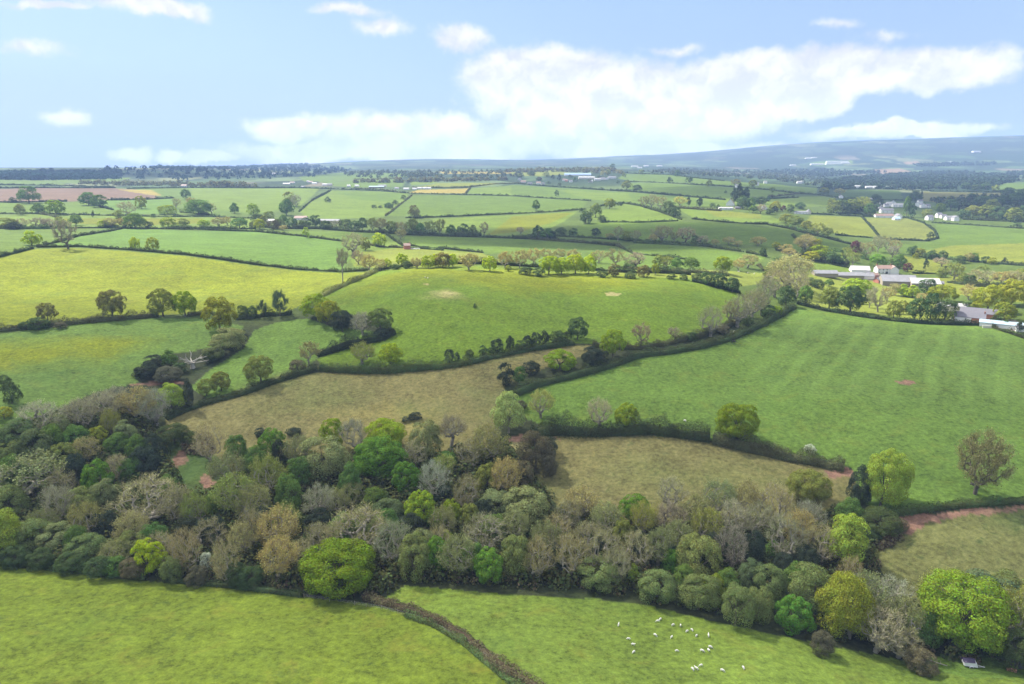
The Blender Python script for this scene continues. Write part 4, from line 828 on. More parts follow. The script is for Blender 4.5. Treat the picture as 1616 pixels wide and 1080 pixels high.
# ---- the wooded stream
TT('''
tan 215 665 54 52; greyb 240 712 48 96 tall grey tree with a straight pale stem inside the wood; greyb 180 650 46 40; greyb 160 664 52 46; greyb 125 676 48 48; greyb 60 684 62 48; sallow 85 692 32 34; sallow 195 705 30 40; budg 172 694 28 46
willow 25 704 42 40; bluew 52 728 42 50; willow 14 732 42 34; green 78 710 42 40; green 116 710 42 40; gold 150 704 30 30; green 182 720 38 36; olive 95 742 46 40; tan 130 730 40 38; green 212 730 40 44; dark 236 742 32 56; bush 272 702 48 32; bush 300 700 26 18
dark 110 770 36 50; vivid 146 780 44 54; greyb 180 770 30 52; dark 226 752 44 46; green 200 760 34 36; bare 40 805 94 82 broad brown leafless tree at the wood's frame edge; bare 92 790 44 46; greyb 86 836 44 70; willow 122 816 46 46; sallow 160 806 46 46; bare 232 838 96 80 broadest leafless brown tree amid the wood; bare 275 830 46 60; tan 205 860 50 50
budg 306 832 44 54; green 330 820 30 40; budg 368 825 62 74 tall olive tree with two pale stems; fan 325 728 54 54 straw fan-branched tree on the brush clearing; green 368 736 38 48; green 398 752 38 48; willow 48 866 54 46; sallow 86 870 44 40; willow 132 886 50 40; green 115 872 40 40; bare 182 890 44 36; bare 62 850 40 44; bare 252 890 54 48; green 180 905 40 26; bush 60 890 40 22; bush 110 897 40 24; bush 155 903 36 22; bush 20 884 36 20
fan 288 902 56 64; fan 352 915 46 62; bare 396 870 44 66; thorn 310 915 30 22; bush 395 925 40 30; willow 268 915 30 34; thorn 205 908 34 24; bush 372 922 30 30; bare 330 870 50 50
vivid 426 722 44 46; dark 441 738 30 44; bare 468 742 46 50; oak 522 706 40 46; greyb 560 718 52 56; oak 607 716 66 54 domed oak on the wood's upper rim; sallow 512 768 74 76; budg 418 798 52 74; green 456 808 48 60; vivid 597 800 90 108 tallest vivid green tree in the heart of the wood; green 548 790 44 60; vivid 640 786 50 56
sallow 672 728 54 62; bare 650 745 48 48; slim 712 732 50 76 thin dark leafless tree on a tall stem at the wood rim; bare 766 748 62 74; greyb 686 798 58 68 white-limbed leafless tree by the vivid green tree; green 706 745 40 32; bare 736 812 48 60; olive 770 782 46 52; tan 792 790 52 66; bare 740 745 44 50; budg 700 760 40 40
greyb 500 822 46 60; bare 552 805 44 40; bare 530 815 40 40; green 592 812 46 44; bluew 612 832 52 44; lime 662 836 60 60 lime oak in a gap at the wood's heart; oak 711 832 34 42; vivid 690 840 30 34
tan 430 878 64 74; bare 562 888 100 84 wide leafless tree just behind the largest oak; sallow 666 888 52 50; bare 762 882 72 66; sallow 782 822 62 46; bare 622 898 62 74; tan 432 920 62 66; willow 650 915 52 66; vivid 688 908 40 60; ltall 702 880 22 44; bare 728 915 62 66; vivid 772 920 50 54; green 745 905 40 46; bare 470 905 50 50; green 610 850 46 46; bare 400 830 50 60; bare 500 880 50 52
thorn 846 745 62 64; thorn 820 775 42 44; dark 862 720 34 30; thorn 868 760 30 50; sallow 830 838 84 66 wide silvery willow under the dark thicket; tan 916 828 54 56; vivid 1002 822 50 40; bare 960 850 52 54; bare 1060 808 52 54; pinkb 1060 850 50 56; bare 1136 818 52 56; tan 1186 818 44 56; willow 815 910 52 64; bare 850 918 60 72; bare 902 918 60 72; bare 952 910 60 72; bare 1002 905 58 66; bare 1042 896 52 62
bare 880 870 50 56; bare 930 880 50 56; olive 985 870 40 50; bare 900 840 46 50; budg 1018 850 46 54
willow 1100 918 72 74; pinkb 1160 905 60 72; dark 1192 892 40 54; vivid 1061 918 30 52; ltall 1000 928 22 38; willow 945 932 62 46; willow 1040 952 56 50; willow 1106 966 62 56; gold 1128 955 38 48; willow 1166 986 56 62; willow 1202 978 46 52; bare 975 925 46 56; bare 1075 880 46 54; budg 1120 860 46 54; green 1150 945 44 50
bare 1226 838 60 72; tan 1262 868 54 62; bare 1240 892 60 76; green 1222 882 26 28; willow 1216 948 54 56; willow 1290 970 64 74; bare 1302 890 54 60; dark 1236 915 40 40; bare 1372 988 62 76; greyb 1402 968 62 56; greyb 1392 1026 62 64; bare 1432 1016 54 66; green 1466 1012 50 50; bluew 1566 975 90 60; willow 1604 960 60 50; vivid 1256 996 54 52; bare 1425 1035 46 44; bare 1345 940 46 60; bare 1195 850 46 56; greyb 1280 850 50 60; bluew 1190 935 44 50; green 1262 935 46 48; bare 1350 1000 44 60; thorn 1300 1020 34 22; thorn 1455 1045 40 22; bare 1540 985 50 60; bush 1615 1050 50 50
bare 700 850 44 50; green 780 860 46 46; bare 815 860 46 54; olive 740 840 44 44; bare 860 880 46 54; greyb 1160 845 46 54; bare 1100 838 46 54; green 1080 930 40 40; dark 1015 890 40 44; dark 870 905 40 44; dark 500 845 44 40; dark 330 860 46 44; dark 160 850 40 40; dark 650 860 44 44; green 20 770 50 50; willow 10 820 50 50; green 260 790 36 40; budg 450 850 44 54; tan 380 880 44 54; bare 350 775 46 54; green 470 770 44 48; dark 700 800 36 36
green 540 860 50 50; willow 580 860 44 44; dark 415 840 40 40; bare 130 850 50 54; willow 205 880 44 40; green 240 870 44 44; dark 290 860 40 40; bare 690 880 46 50; dark 760 830 36 40; dark 945 885 40 40; dark 1130 890 40 44; dark 1060 900 36 40; dark 1270 905 40 44
''', wood=True)
# ---- middle distance, left
TT('''
green 46 321 28 24; bush 20 320 10 7; olive 33 340 18 16; green 61 338 20 16; oak 88 340 29 22; green 140 325 27 20; green 158 328 25 19; gold 223 330 19 20; greyb 201 343 26 22; olive 187 345 18 12; green 214 361 34 24 dark round tree on the hedge above the pale green slope; bare 278 330 15 16; green 294 315 16 16; tan 302 332 18 18; green 313 340 44 24; bare 334 338 16 16; green 370 338 18 18; lime 401 340 20 18; oak 264 339 24 14; dark 146 343 5 9; bush 242 344 7 6
olive 15 361 26 16; dark 22 363 18 10; greyb 36 361 18 14; pinkb 62 361 22 15; pinkb 80 361 20 14; olive 96 360 16 15; green 120 356 22 16; tan 176 360 24 14; oak 165 360 18 12; tan 196 360 22 14; oak 265 359 28 12; olive 290 357 22 11; lime 322 359 22 10; tan 346 359 26 15; tan 360 357 16 14; green 378 361 28 18; olive 400 360 14 12; bush 235 360 14 10
acid 50 388 26 22 small golden oak at the left end of the slanting hedge; pinkb 108 394 28 40 pinkish leafless tree where two hedges meet; acid 214 394 15 18 smaller of two golden oaks on the long hedge; gold 243 396 25 22 larger of two golden oaks on the long hedge
green 452 341 27 28; olive 458 326 19 22; greyb 468 328 16 20; green 447 352 16 14; lime 484 376 12 17 little oak on a clean stem in the far hedge; oak 410 362 18 16; olive 418 355 16 16; tan 447 364 14 8; thorn 432 362 18 14; bush 518 320 10 9 lone round tree in a smooth far field
bush 590 329 10 5; bush 600 329 8 4; bush 614 329 16 8; bush 624 323 12 7; bush 637 315 9 7; bronze 654 344 21 20 brown round tree on the far hedge
bush 408 352 18 14; olive 424 350 16 16; bush 440 360 20 14; dkgrn 462 360 22 18; bush 482 360 20 16; dkgrn 498 358 22 20; bush 515 362 22 14; greyb 530 362 20 14; bush 545 362 20 16; dkgrn 560 365 20 18; dkgrn 572 364 20 22; budg 588 366 18 22; tan 602 367 22 22; olive 618 367 22 20; bare 634 368 22 18; olive 650 368 24 24; green 664 370 20 20; budg 678 369 20 20; budg 694 370 22 24; green 712 371 22 18; dkgrn 730 371 20 18; olive 745 371 20 18; pinkb 764 372 18 22; tan 632 378 18 16
bare 558 403 36 36 bushy brown leafless tree before the lane-top; olive 577 396 22 24; acid 598 390 29 25 flat-topped golden oak casting a shadow in the pasture; slim 541 448 22 56 tall thin leafless tree at the lane corner; tan 582 430 32 28; tan 600 428 22 20; pinkb 566 418 24 24
''')
# ---- ridge row and beyond, centre
TT('''
acid 634 421 24 24; acid 611 424 16 18; acid 676 424 26 24; acid 688 422 20 24; bronze 699 423 28 26; acid 715 422 22 24; tan 740 427 32 28; acid 773 429 30 28 single lime oak between tan trees on the ridge; tan 797 424 28 28; gold 802 429 14 12; tan 820 424 32 30; tan 842 418 28 26; tan 658 424 22 18; bush 645 424 22 10; bush 625 426 16 10
acid 866 434 38 34 left of the twin lime oaks at the ridge crest; acid 886 433 34 30 second lime oak of the ridge crest cluster; acid 908 433 38 36 third lime oak of the ridge crest cluster; acid 929 433 34 32 rightmost lime oak of the ridge crest cluster; acid 936 414 18 18; tan 905 415 26 22; bare 945 416 28 22; bare 972 421 32 30; pinkb 1003 423 36 26; bronze 968 437 26 24; bronze 1016 438 26 22; gold 1034 434 16 20; tan 883 412 24 20; tan 862 414 24 22
green 1090 426 32 22; green 1068 424 22 20; olive 1040 420 24 20; budg 1052 422 20 18; oak 1140 432 35 30; tan 1180 424 30 22; bush 1060 441 16 10; bush 1078 442 16 10; tan 1165 428 20 18; dkgrn 1115 449 24 20; dkgrn 1135 455 26 26; dkgrn 1156 462 26 26; bush 1100 442 20 12; bush 850 436 24 10; bush 830 434 24 10; bush 950 438 20 10; bush 995 440 20 10
green 846 333 14 19; dkgrn 925 354 28 24; olive 940 344 26 25; gold 962 330 19 18; bush 950 352 14 12; bush 917 336 8 8; bush 979 325 10 5
bare 1016 328 18 18; bare 1028 328 24 21; bare 1042 332 24 22; bush 1056 338 22 20; bush 1066 343 16 16; yell 1073 327 24 16; con 1086 326 8 14; con 1104 327 11 15
dkgrn 850 377 22 24; green 864 378 24 20; dark 871 378 12 14; pinkb 822 370 16 12; bush 885 370 20 10; bush 904 372 16 12; dark 940 372 19 12; bare 975 380 17 23; olive 988 381 18 18; bare 1003 381 20 18; tan 962 378 16 10
tan 1045 382 34 26; pinkb 1082 385 32 26; bare 1064 382 20 16; pinkb 1108 388 20 16; bush 1098 386 18 14; tan 1128 388 14 10; tan 1150 387 22 12; tan 1165 390 16 10; tan 1196 389 26 12; dkgrn 1203 405 13 15; tan 1030 384 18 14
con 1158 322 12 24; con 1166 324 14 32 tallest conifer behind the white gabled house; con 1176 324 14 26; dkgrn 1172 330 22 20; green 1184 330 18 18; dkgrn 1192 322 14 9; bush 1202 322 18 10; pinkb 1200 337 16 14; green 1188 336 18 12; gold 1226 333 14 12; dark 1222 336 12 10; bush 1133 329 8 6; bush 1124 328 10 7
dkgrn 966 268 11 10 dark crown standing up on the far skyline; dkgrn 1068 279 11 10; bush 1057 288 10 8; bush 1087 289 11 9; olive 1119 295 12 12; olive 989 299 22 14 olive tree on a far field hedge; bush 1005 302 18 7; bush 878 310 9 10; tan 1160 294 16 10; olive 1188 295 14 10; bush 1145 305 5 4; olive 1012 276 10 8
bush 850 286 10 7; copper 851 285 10 6; con 872 284 6 8; con 882 286 7 11; dkgrn 908 287 9 7; olive 862 280 12 8; bush 900 281 8 5; bush 945 283 10 6; bush 930 288 8 5; tan 952 280 12 10; olive 960 277 12 10; tan 975 277 10 9; olive 985 280 8 8; bush 975 290 6 5; bush 820 281 12 6; bush 838 278 14 6; bush 883 294 6 5; bush 866 291 8 4
''')
# ---- middle distance, right
TT('''
tan 1270 398 34 26; gold 1285 400 24 22; olive 1255 358 26 18; olive 1240 352 22 14; olive 1272 364 24 16; budg 1290 371 28 18; olive 1305 374 18 14; gold 1225 392 14 10; tan 1240 400 22 14; tan 1246 406 20 14; dkgrn 1315 417 32 26 dark green garden tree above the grey sheds; oak 1295 408 28 20; gold 1280 412 26 16; budg 1335 412 20 20; budg 1345 420 22 20
copper 1350 404 18 22; bare 1366 408 24 24; bare 1385 398 22 24; bare 1398 394 20 18; bare 1410 400 18 20; pinkb 1408 408 18 18; vivid 1384 421 26 20; green 1420 424 20 22; green 1412 420 16 16; copper 1432 429 15 14 dark purple copper beech by the white farmhouse; con 1461 426 8 15 single pointed conifer on the garden lawn; pinkb 1486 421 20 13; dark 1491 430 8 9; bush 1440 404 14 14; olive 1452 406 16 14; dkgrn 1470 410 16 14; dkgrn 1487 408 14 12; bush 1460 408 10 8; gold 1445 408 10 8
budg 1505 442 26 24; olive 1485 438 16 14; tan 1530 414 14 13; green 1536 414 14 14; gold 1565 418 12 10; dark 1585 416 9 8; bush 1515 416 20 10; bush 1555 416 12 10; bare 1540 448 26 20; bare 1560 450 26 20; tan 1580 450 24 18; bare 1600 450 26 20; budg 1548 440 20 18; olive 1615 445 24 20; bush 1530 450 14 14; olive 1520 446 16 14
green 1270 481 26 32; olive 1308 489 36 38; dkgrn 1342 494 42 44; lime 1352 470 44 32; greyb 1385 493 30 38; olive 1410 503 26 30; dkgrn 1442 506 32 36; dkgrn 1468 504 28 38; dkgrn 1490 505 28 30; lime 1425 468 24 20; lime 1440 470 24 20; dkgrn 1462 464 26 22; gold 1485 478 40 28; tan 1412 467 20 18; gold 1556 495 50 44 broad golden oak beside the brick barn; gold 1594 484 46 40; gold 1584 506 32 28; tan 1528 474 26 22; tan 1455 478 20 14; bush 1290 455 20 14; green 1308 452 16 12; bush 1280 450 18 12; tan 1400 476 22 20; dkgrn 1532 492 26 18; bush 1575 512 8 12; green 1586 517 10 12; con 1607 525 9 14; bush 1567 510 10 12
tan 1262 455 18 20; gold 1360 480 20 14; greyb 1372 486 22 28; olive 1425 496 18 22
olive 1218 334 12 12; copper 1235 334 10 10; dkgrn 1247 336 14 14; gold 1224 330 14 12; bush 1215 338 14 8; dkgrn 1262 330 16 10; olive 1315 336 20 18; dkgrn 1330 336 24 20; olive 1345 337 22 22; budg 1360 338 24 24; green 1372 340 20 18; dkgrn 1350 328 18 14; bush 1332 326 16 12; olive 1312 326 14 12; green 1430 342 14 30 tall dark poplar standing over the white hamlet; dkgrn 1439 343 12 20; dkgrn 1444 320 22 18; bush 1382 318 14 10; olive 1463 345 16 14; green 1482 338 20 16; dkgrn 1500 332 22 16; dkgrn 1520 346 20 14; olive 1535 344 24 18; olive 1555 346 26 20; dkgrn 1575 348 24 18; olive 1598 350 26 20; dkgrn 1612 346 22 20; dkgrn 1532 318 14 11; dkgrn 1550 326 20 14; dkgrn 1580 326 22 16; dkgrn 1605 326 24 20; olive 1565 334 22 16; olive 1500 320 14 10; bush 1606 359 10 7; dkgrn 1612 316 20 16; dkgrn 1590 312 18 14; bush 1468 376 12 9; tan 1325 308 16 8; olive 1300 306 16 10; dkgrn 1212 318 8 8; olive 1218 304 10 8
dkgrn 1524 298 14 9; dkgrn 1480 298 14 8; olive 1570 302 12 9; dkgrn 1555 300 16 10; bush 1540 301 14 8
''')
# ------------------------------------------------------------------ farms and houses
BLD = []
def house(px, py, W, D, hw, hr, yaw, wall='render', roof='slate', note=None, name='house', cat='house', win=0, chim=0, door=False, gable=None, d=None):
    x, y, z, dd = at(px, py, 0, d); y += D*.45; z = float(height(x, y)); root = empty(name, (x, y, z-.3), R(yaw)); root['category'] = cat
    a, b = W/2, D/2; hw += .3
    mb = MB(); mb.add([(-a,-b,0),(a,-b,0),(a,b,0),(-a,b,0),(-a,-b,hw),(a,-b,hw),(a,b,hw),(-a,b,hw),(-a,0,hw+hr),(a,0,hw+hr)],
        [(0,1,5,4),(2,3,7,6),(1,2,6,9,5),(3,0,4,8,7),(3,2,1,0)]); mb.build('wall', M[wall], root)
    if gable:
        g = MB(); g.add([(a+.05,-b+.05,.1),(a+.05,b-.05,.1),(a+.05,b-.05,hw),(a+.05,0,hw+hr-.15),(a+.05,-b+.05,hw),(a-.1,-b+.05,.1),(a-.1,b-.05,.1),(a-.1,b-.05,hw),(a-.1,0,hw+hr-.15),(a-.1,-b+.05,hw)],
            [(0,1,2,3,4),(9,8,7,6,5),(0,4,9,5),(1,0,5,6),(2,1,6,7),(3,2,7,8),(4,3,8,9)]); g.build('gable_wall', M[gable], root)
    o, t = .35, .22; e = hr/b; rf = MB()
    for s in (-1, 1):
        y0, z0 = s*(b+o), hw-o*e+.06; y1, z1 = s*.0, hw+hr+.06
        V = [(-a-o,y0,z0),(a+o,y0,z0),(a+o,y1,z1),(-a-o,y1,z1)]; V += [(p[0],p[1],p[2]+t) for p in V]
        f = [(0,1,2,3),(7,6,5,4),(0,4,5,1),(1,5,6,2),(2,6,7,3),(3,7,4,0)]
        rf.add(V, f if s > 0 else [q[::-1] for q in f])
    ro = rf.build('roof', M[roof], root)
    for k in range(chim):
        c = MB(); cx = (a-.6)*(-1 if k else 1); c.box((cx, 0, hw+hr+.55), (.8,.6,1.7)); c.box((cx, 0, hw+hr+1.45), (.95,.75,.14)); c.build('chimney', M['brick'], ro)
    if win:
        for rw in range(2 if hw > 4.5 else 1):
            for i in range(win):
                wx = -a+(i+.5)*W/win; zz = 1.5+rw*2.5
                f = MB(); f.box((wx, -b-.02, zz), (1.15,.10,1.25)); fo = f.build('window', M['cream'], root); g = MB(); g.box((wx, -b-.06, zz), (.92,.06,1.0)); g.build('pane', M['glass'], fo)
    if door:
        g = MB(); g.box((W*.12, -b-.03, 1.2), (W*.16 if W > 14 else 1.1, .08, 2.1)); g.build('door', M['dark'], root)
    BLD.append([root, note, px, py-4, wall, roof, cat]); return root
def houses():
    h = house
    # brick barn group at the mown field's top
    b = h(1534, 509, 17, 7, 3.3, 2.6, -32, 'brick', 'slate', 'brick-gabled barn with slate roof and half-whitewashed front', 'barn', 'barn', 0, 1)
    p = MB(); p.box((-3.6, -3.55, 1.75), (9.2, .12, 3.0)); p.build('whitewashed_front', M['render'], b); p = MB(); p.box((-2.2, -3.64, 2.3), (.9, .08, 1.0)); p.build('window', M['dark'], b)
    h(1548, 503, 21, 7.5, 3.6, 2.8, -32, 'brick', 'slate', 'long slate-roofed barn with white gable end behind the brick-gabled barn', 'barn', 'barn', 0, 0, False, 'render')
    h(1508, 492, 18, 10, 3.6, 2.0, -24, 'cream', 'whiteroof', 'white sheet-roofed shed behind the oaks beside the brick-gabled barn', 'shed', 'shed')
    h(1592, 519, 27, 8, 2.4, 1.3, -34, 'render', 'blueroof', 'long pale glass-roofed greenhouse at the frame edge', 'greenhouse', 'greenhouse')
    h(1616, 525, 6, 5, 2.4, 1.4, -30, 'render', 'fibre', 'small white hut past the greenhouse at the frame edge', 'hut', 'hut')
    # grey-roofed farm
    h(1304, 438, 21, 9, 3.2, 2.4, -4, 'wood', 'fibre', 'grey shed at the outer end of the grey-roofed farm', 'shed', 'shed')
    h(1342, 440, 25, 9, 2.6, 2.4, -6, 'wood', 'fibre', 'long low grey shed in front of the white-roofed farm barn', 'shed', 'shed')
    h(1368, 441, 14, 8, 2.6, 2.2, -6, 'render', 'fibre', 'short grey shed joined to the end of the long low one', 'shed', 'shed')
    h(1360, 432, 17, 12, 3.0, 3.4, -14, 'render', 'whiteroof', 'white-roofed barn above the long low grey shed', 'barn', 'barn')
    h(1396, 432, 15, 8, 4.8, 2.8, 0, 'render', 'tile', 'white farmhouse with brown tiled roof beside the copper beech', 'farmhouse', 'house', 4, 2, True)
    h(1412, 433, 9, 8, 4.8, 3.0, 78, 'render', 'tile', 'white gabled wing facing out beside the brown-tiled farmhouse', 'house', 'house', 2)
    h(1422, 452, 29, 17, 4.2, 4.8, -12, 'wood', 'fibre', 'biggest weathered grey barn of the farm in the valley', 'barn', 'barn', 0, 0, True)
    h(1464, 454, 24, 16, 3.6, 3.8, -12, 'wood', 'whiteroof', 'pale-roofed open barn next to the biggest grey barn', 'barn', 'barn', 0, 0, True)
    h(1397, 444, 7, 5, 2.4, 1.4, 10, 'redbrick', 'tile', 'little red brick outhouse by the biggest grey barn', 'outhouse', 'shed')
    h(1381, 439, 7, 5, 2.6, 1.8, 12, 'brick', 'tile', 'small brown-tiled brick store in the yard below the farmhouse', 'outhouse', 'shed')
    h(1374, 437, 6, 5, 2.4, 1.4, -10, 'render', 'slate', 'tiny white slate-roofed store between the white-roofed barn and the farmhouse', 'outhouse', 'shed')
    h(1389, 447, 8, 6, 2.6, 1.8, 25, 'redbrick', 'slate', 'slate-roofed red brick store at the corner of the biggest grey barn', 'outhouse', 'shed')
    h(1484, 452, 7, 6, 2.6, 1.6, -20, 'wood', 'slate', 'dark little shed beside the outer end of the pale-roofed open barn', 'shed', 'shed')
    # white gabled house by the conifers
    h(1154, 325, 12, 14, 4.0, 7.5, 68, 'render', 'tile', 'white steep-gabled house in front of tall conifers', 'house', 'house', 0, 1, False, 'render')
    h(1146, 331, 24, 7, 2.6, 1.3, -4, 'render', 'whiteroof', 'long low white outbuilding below the steep-gabled house', 'outbuilding', 'shed', 3)
    h(1165, 330, 10, 6, 2.4, 1.4, -4, 'wood', 'slate', 'dark-roofed low shed below the steep-gabled house', 'shed', 'shed')
    h(1207, 331, 8, 9, 3.4, 4.4, 80, 'render', 'slate', 'narrow white gable among the shrubs beyond the conifers', 'house', 'house')
    # white hamlet
    for i, (px, py, W, hw, yaw, rf) in enumerate(((1396,344,27,2.6,0,'tile'),(1400,337,20,4.6,0,'slate'),(1419,345,12,3.6,84,'slate'),(1404,326,10,4.6,4,'whiteroof'),(1411,324,9,4.8,70,'slate'),(1386,326,7,3.4,0,'whiteroof'),
        (1389,330,7,3.4,0,'whiteroof'),(1391,333,7,3.2,0,'slate'),(1399,327,7,3,0,'slate'),(1413,327,8,3.4,0,'whiteroof'),(1422,327,10,3.2,0,'whiteroof'),(1449,326,12,4.6,60,'whiteroof'),(1457,328,9,4.6,80,'slate'),
        (1465,328,7,3.4,0,'slate'),(1374,318,7,3.4,30,'whiteroof'),(1468,348,9,4.4,10,'slate'),(1503,348,18,3.4,0,'fibre'),(1509,349,9,4.2,84,'slate'),(1483,344,7,4.4,0,'slate'),(1490,345,8,3,0,'slate'),(1416,348,9,2.2,0,'blueroof'),(1453,322,8,4.6,0,'slate'))):
        h(px, py, W*1.2, 8.5, hw*1.25, 3.2, yaw, 'render', rf, None, 'house', 'house', 3 if W > 12 else 2)
    h(1265, 338, 23, 7, 2.8, 1.8, 0, 'render', 'fibre', None, 'bungalow', 'house', 4); h(1277, 338, 8, 7, 4.4, 2.6, 80, 'cream', 'slate', None, 'house', 'house', 2); h(1328, 313, 9, 8, 4.4, 3, 80, 'render', 'slate', None, 'house', 'house')
    # hilltop village with the blue-roofed sheds
    h(912, 278, 92, 30, 4, 5, -3, 'render', 'panel', 'huge blue-roofed shed in the hilltop village', 'shed', 'shed'); h(926, 283, 52, 16, 5, 3, -2, 'cream', 'whiteroof', 'long pinkish-white shed just below the huge blue-roofed one', 'shed', 'shed')
    for px, py, W, yaw, wl, rf in ((820,285,12,70,'render','slate'),(826,289,16,0,'cream','tile'),(836,292,14,30,'render','slate'),(850,291,13,0,'render','tile'),(857,292,11,60,'cream','slate'),(890,286,9,0,'render','tile'),(894,287,9,0,'redbrick','tile'),
        (943,285,20,0,'render','whiteroof'),(951,284,18,0,'render','slate'),(958,284,12,80,'render','slate'),(966,282,26,0,'render','fibre'),(901,288,9,0,'render','slate'),(932,288,14,0,'cream','whiteroof')): h(px, py, W, 8, 4, 3, yaw, wl, rf, None, 'house', 'house')
    # skyline village, left
    for px, py, W, wl, rf in ((452,292,20,'cream','whiteroof'),(461,290,14,'render','tile'),(486,288,9,'render','slate'),(490,289,12,'cream','tile'),(496,291,13,'render','whiteroof'),(513,293,16,'render','whiteroof'),(520,293,14,'cream','fibre'),
        (550,295,9,'render','whiteroof'),(563,295,11,'render','whiteroof'),(594,297,40,'wood','blueroof'),(603,295,22,'cream','fibre'),(626,299,10,'render','slate'),(641,300,14,'render','whiteroof'),(654,300,11,'render','whiteroof'),(662,299,11,'render','whiteroof'),(670,299,11,'render','whiteroof'),(677,299,10,'render','whiteroof'),(478,297,9,'render','fibre')):
        h(px, py, W, 8, 3, 2.2, 0, wl, rf, None, 'house', 'house')
    h(418, 352, 26, 10, 3, 2, 4, 'render', 'whiteroof', 'white-roofed barn half hidden by the tree belt above the mint field', 'barn', 'barn'); h(474, 348, 19, 9, 3.4, 3, 2, 'render', 'tile', 'white house with brown roof in the tree belt', 'house', 'house', 4); h(520, 352, 30, 11, 3.2, 2, -8, 'wood', 'fibre', 'grey-roofed shed in the tree belt', 'shed', 'shed')
    h(642, 394, 7, 6, 4.2, 2.2, 12, 'redbrick', 'tile', 'small red brick building at the dark hedge end', 'outhouse', 'shed', 0, 1); h(290, 296, 15, 9, 4.4, 3, 0, 'render', 'tile', 'white farmhouse alone on the far hedge line', 'farmhouse', 'house', 3, 1)
    h(433, 276, 20, 10, 4, 4, 0, 'render', 'whiteroof', 'white house against the dark blue wood', 'house', 'house')
    for px, py, W in ((1262,290,16),(1195,293,10),(1164,296,10),(1208,290,10),(1002,264,40),(1020,263,30),(1041,263,34),(1010,266,24),(1276,251,44),(1285,250,40),(1290,261,90),(1322,257,160),(1316,260,110),(1335,259,60),(1356,297,24),(1372,298,22),(1384,298,22),(1405,298,24),(1264,289,18),(1542,241,60),(1500,258,60),(1252,262,40)):
        h(px, py, W, min(24, W*.5), 5 if W < 60 else 8, 3, 0, 'render', 'whiteroof', None, 'house' if W < 60 else 'warehouse', 'house' if W < 60 else 'warehouse')
houses()
# ------------------------------------------------------------------ animals: one continuous skin over a jointed skeleton
def beast(pts, edges, rad, sc, sub=1):
    me = bpy.data.meshes.new('animal'); me.from_pydata([tuple(c*sc for c in p) for p in pts], edges, []); o = bpy.data.objects.new('animal', me); COL.objects.link(o)
    sk = o.modifiers.new('skin', 'SKIN'); sk.use_smooth_shade = True
    for v, r in zip(me.skin_vertices[0].data, rad): v.radius = (r[0]*sc, r[1]*sc) if isinstance(r, tuple) else (r*sc, r*sc)
    me.skin_vertices[0].data[0].use_root = True
    sb = o.modifiers.new('sub', 'SUBSURF'); sb.levels = sub; sb.render_levels = sub
    dg = bpy.context.evaluated_depsgraph_get(); r = bpy.data.meshes.new_from_object(o.evaluated_get(dg)); bpy.data.objects.remove(o); return r
def quad(graze=True, leg=.36, body=.24, neck=1.0):
    P_ = [(-.1,0,leg+.27),(.22,0,leg+.29),(.42,0,leg+.26),(-.42,0,leg+.27)]; E = [(0,1),(1,2),(0,3)]; Rr = [(body,body*1.08),(body,body*1.05),(body*.85,body*.9),(body*.88,body*.95)]
    n = len(P_); P_ += [(.60,0,leg+.16 if graze else leg+.5),(.74,0,.16 if graze else leg+.62),(.84,0,.05 if graze else leg+.56)]; E += [(2,n),(n,n+1),(n+1,n+2)]; Rr += [.11,.085,.055]
    for x, s in ((.34,1),(.34,-1),(-.44,1),(-.44,-1)):
        n = len(P_); hind = x < 0; P_ += [(x,.13*s,leg+.08),(x+(.05 if hind else -.01),.13*s,leg*.62),(x-(.05 if hind else 0),.13*s,leg*.36),(x,.13*s,0)]; E += [(2 if not hind else 3,n),(n,n+1),(n+1,n+2),(n+2,n+3)]; Rr += [.095,.06,.038,.034]
    n = len(P_); P_ += [(-.62,0,leg+.22),(-.66,0,leg+.05)]; E += [(3,n),(n,n+1)]; Rr += [.045,.03]
    return P_, E, Rr
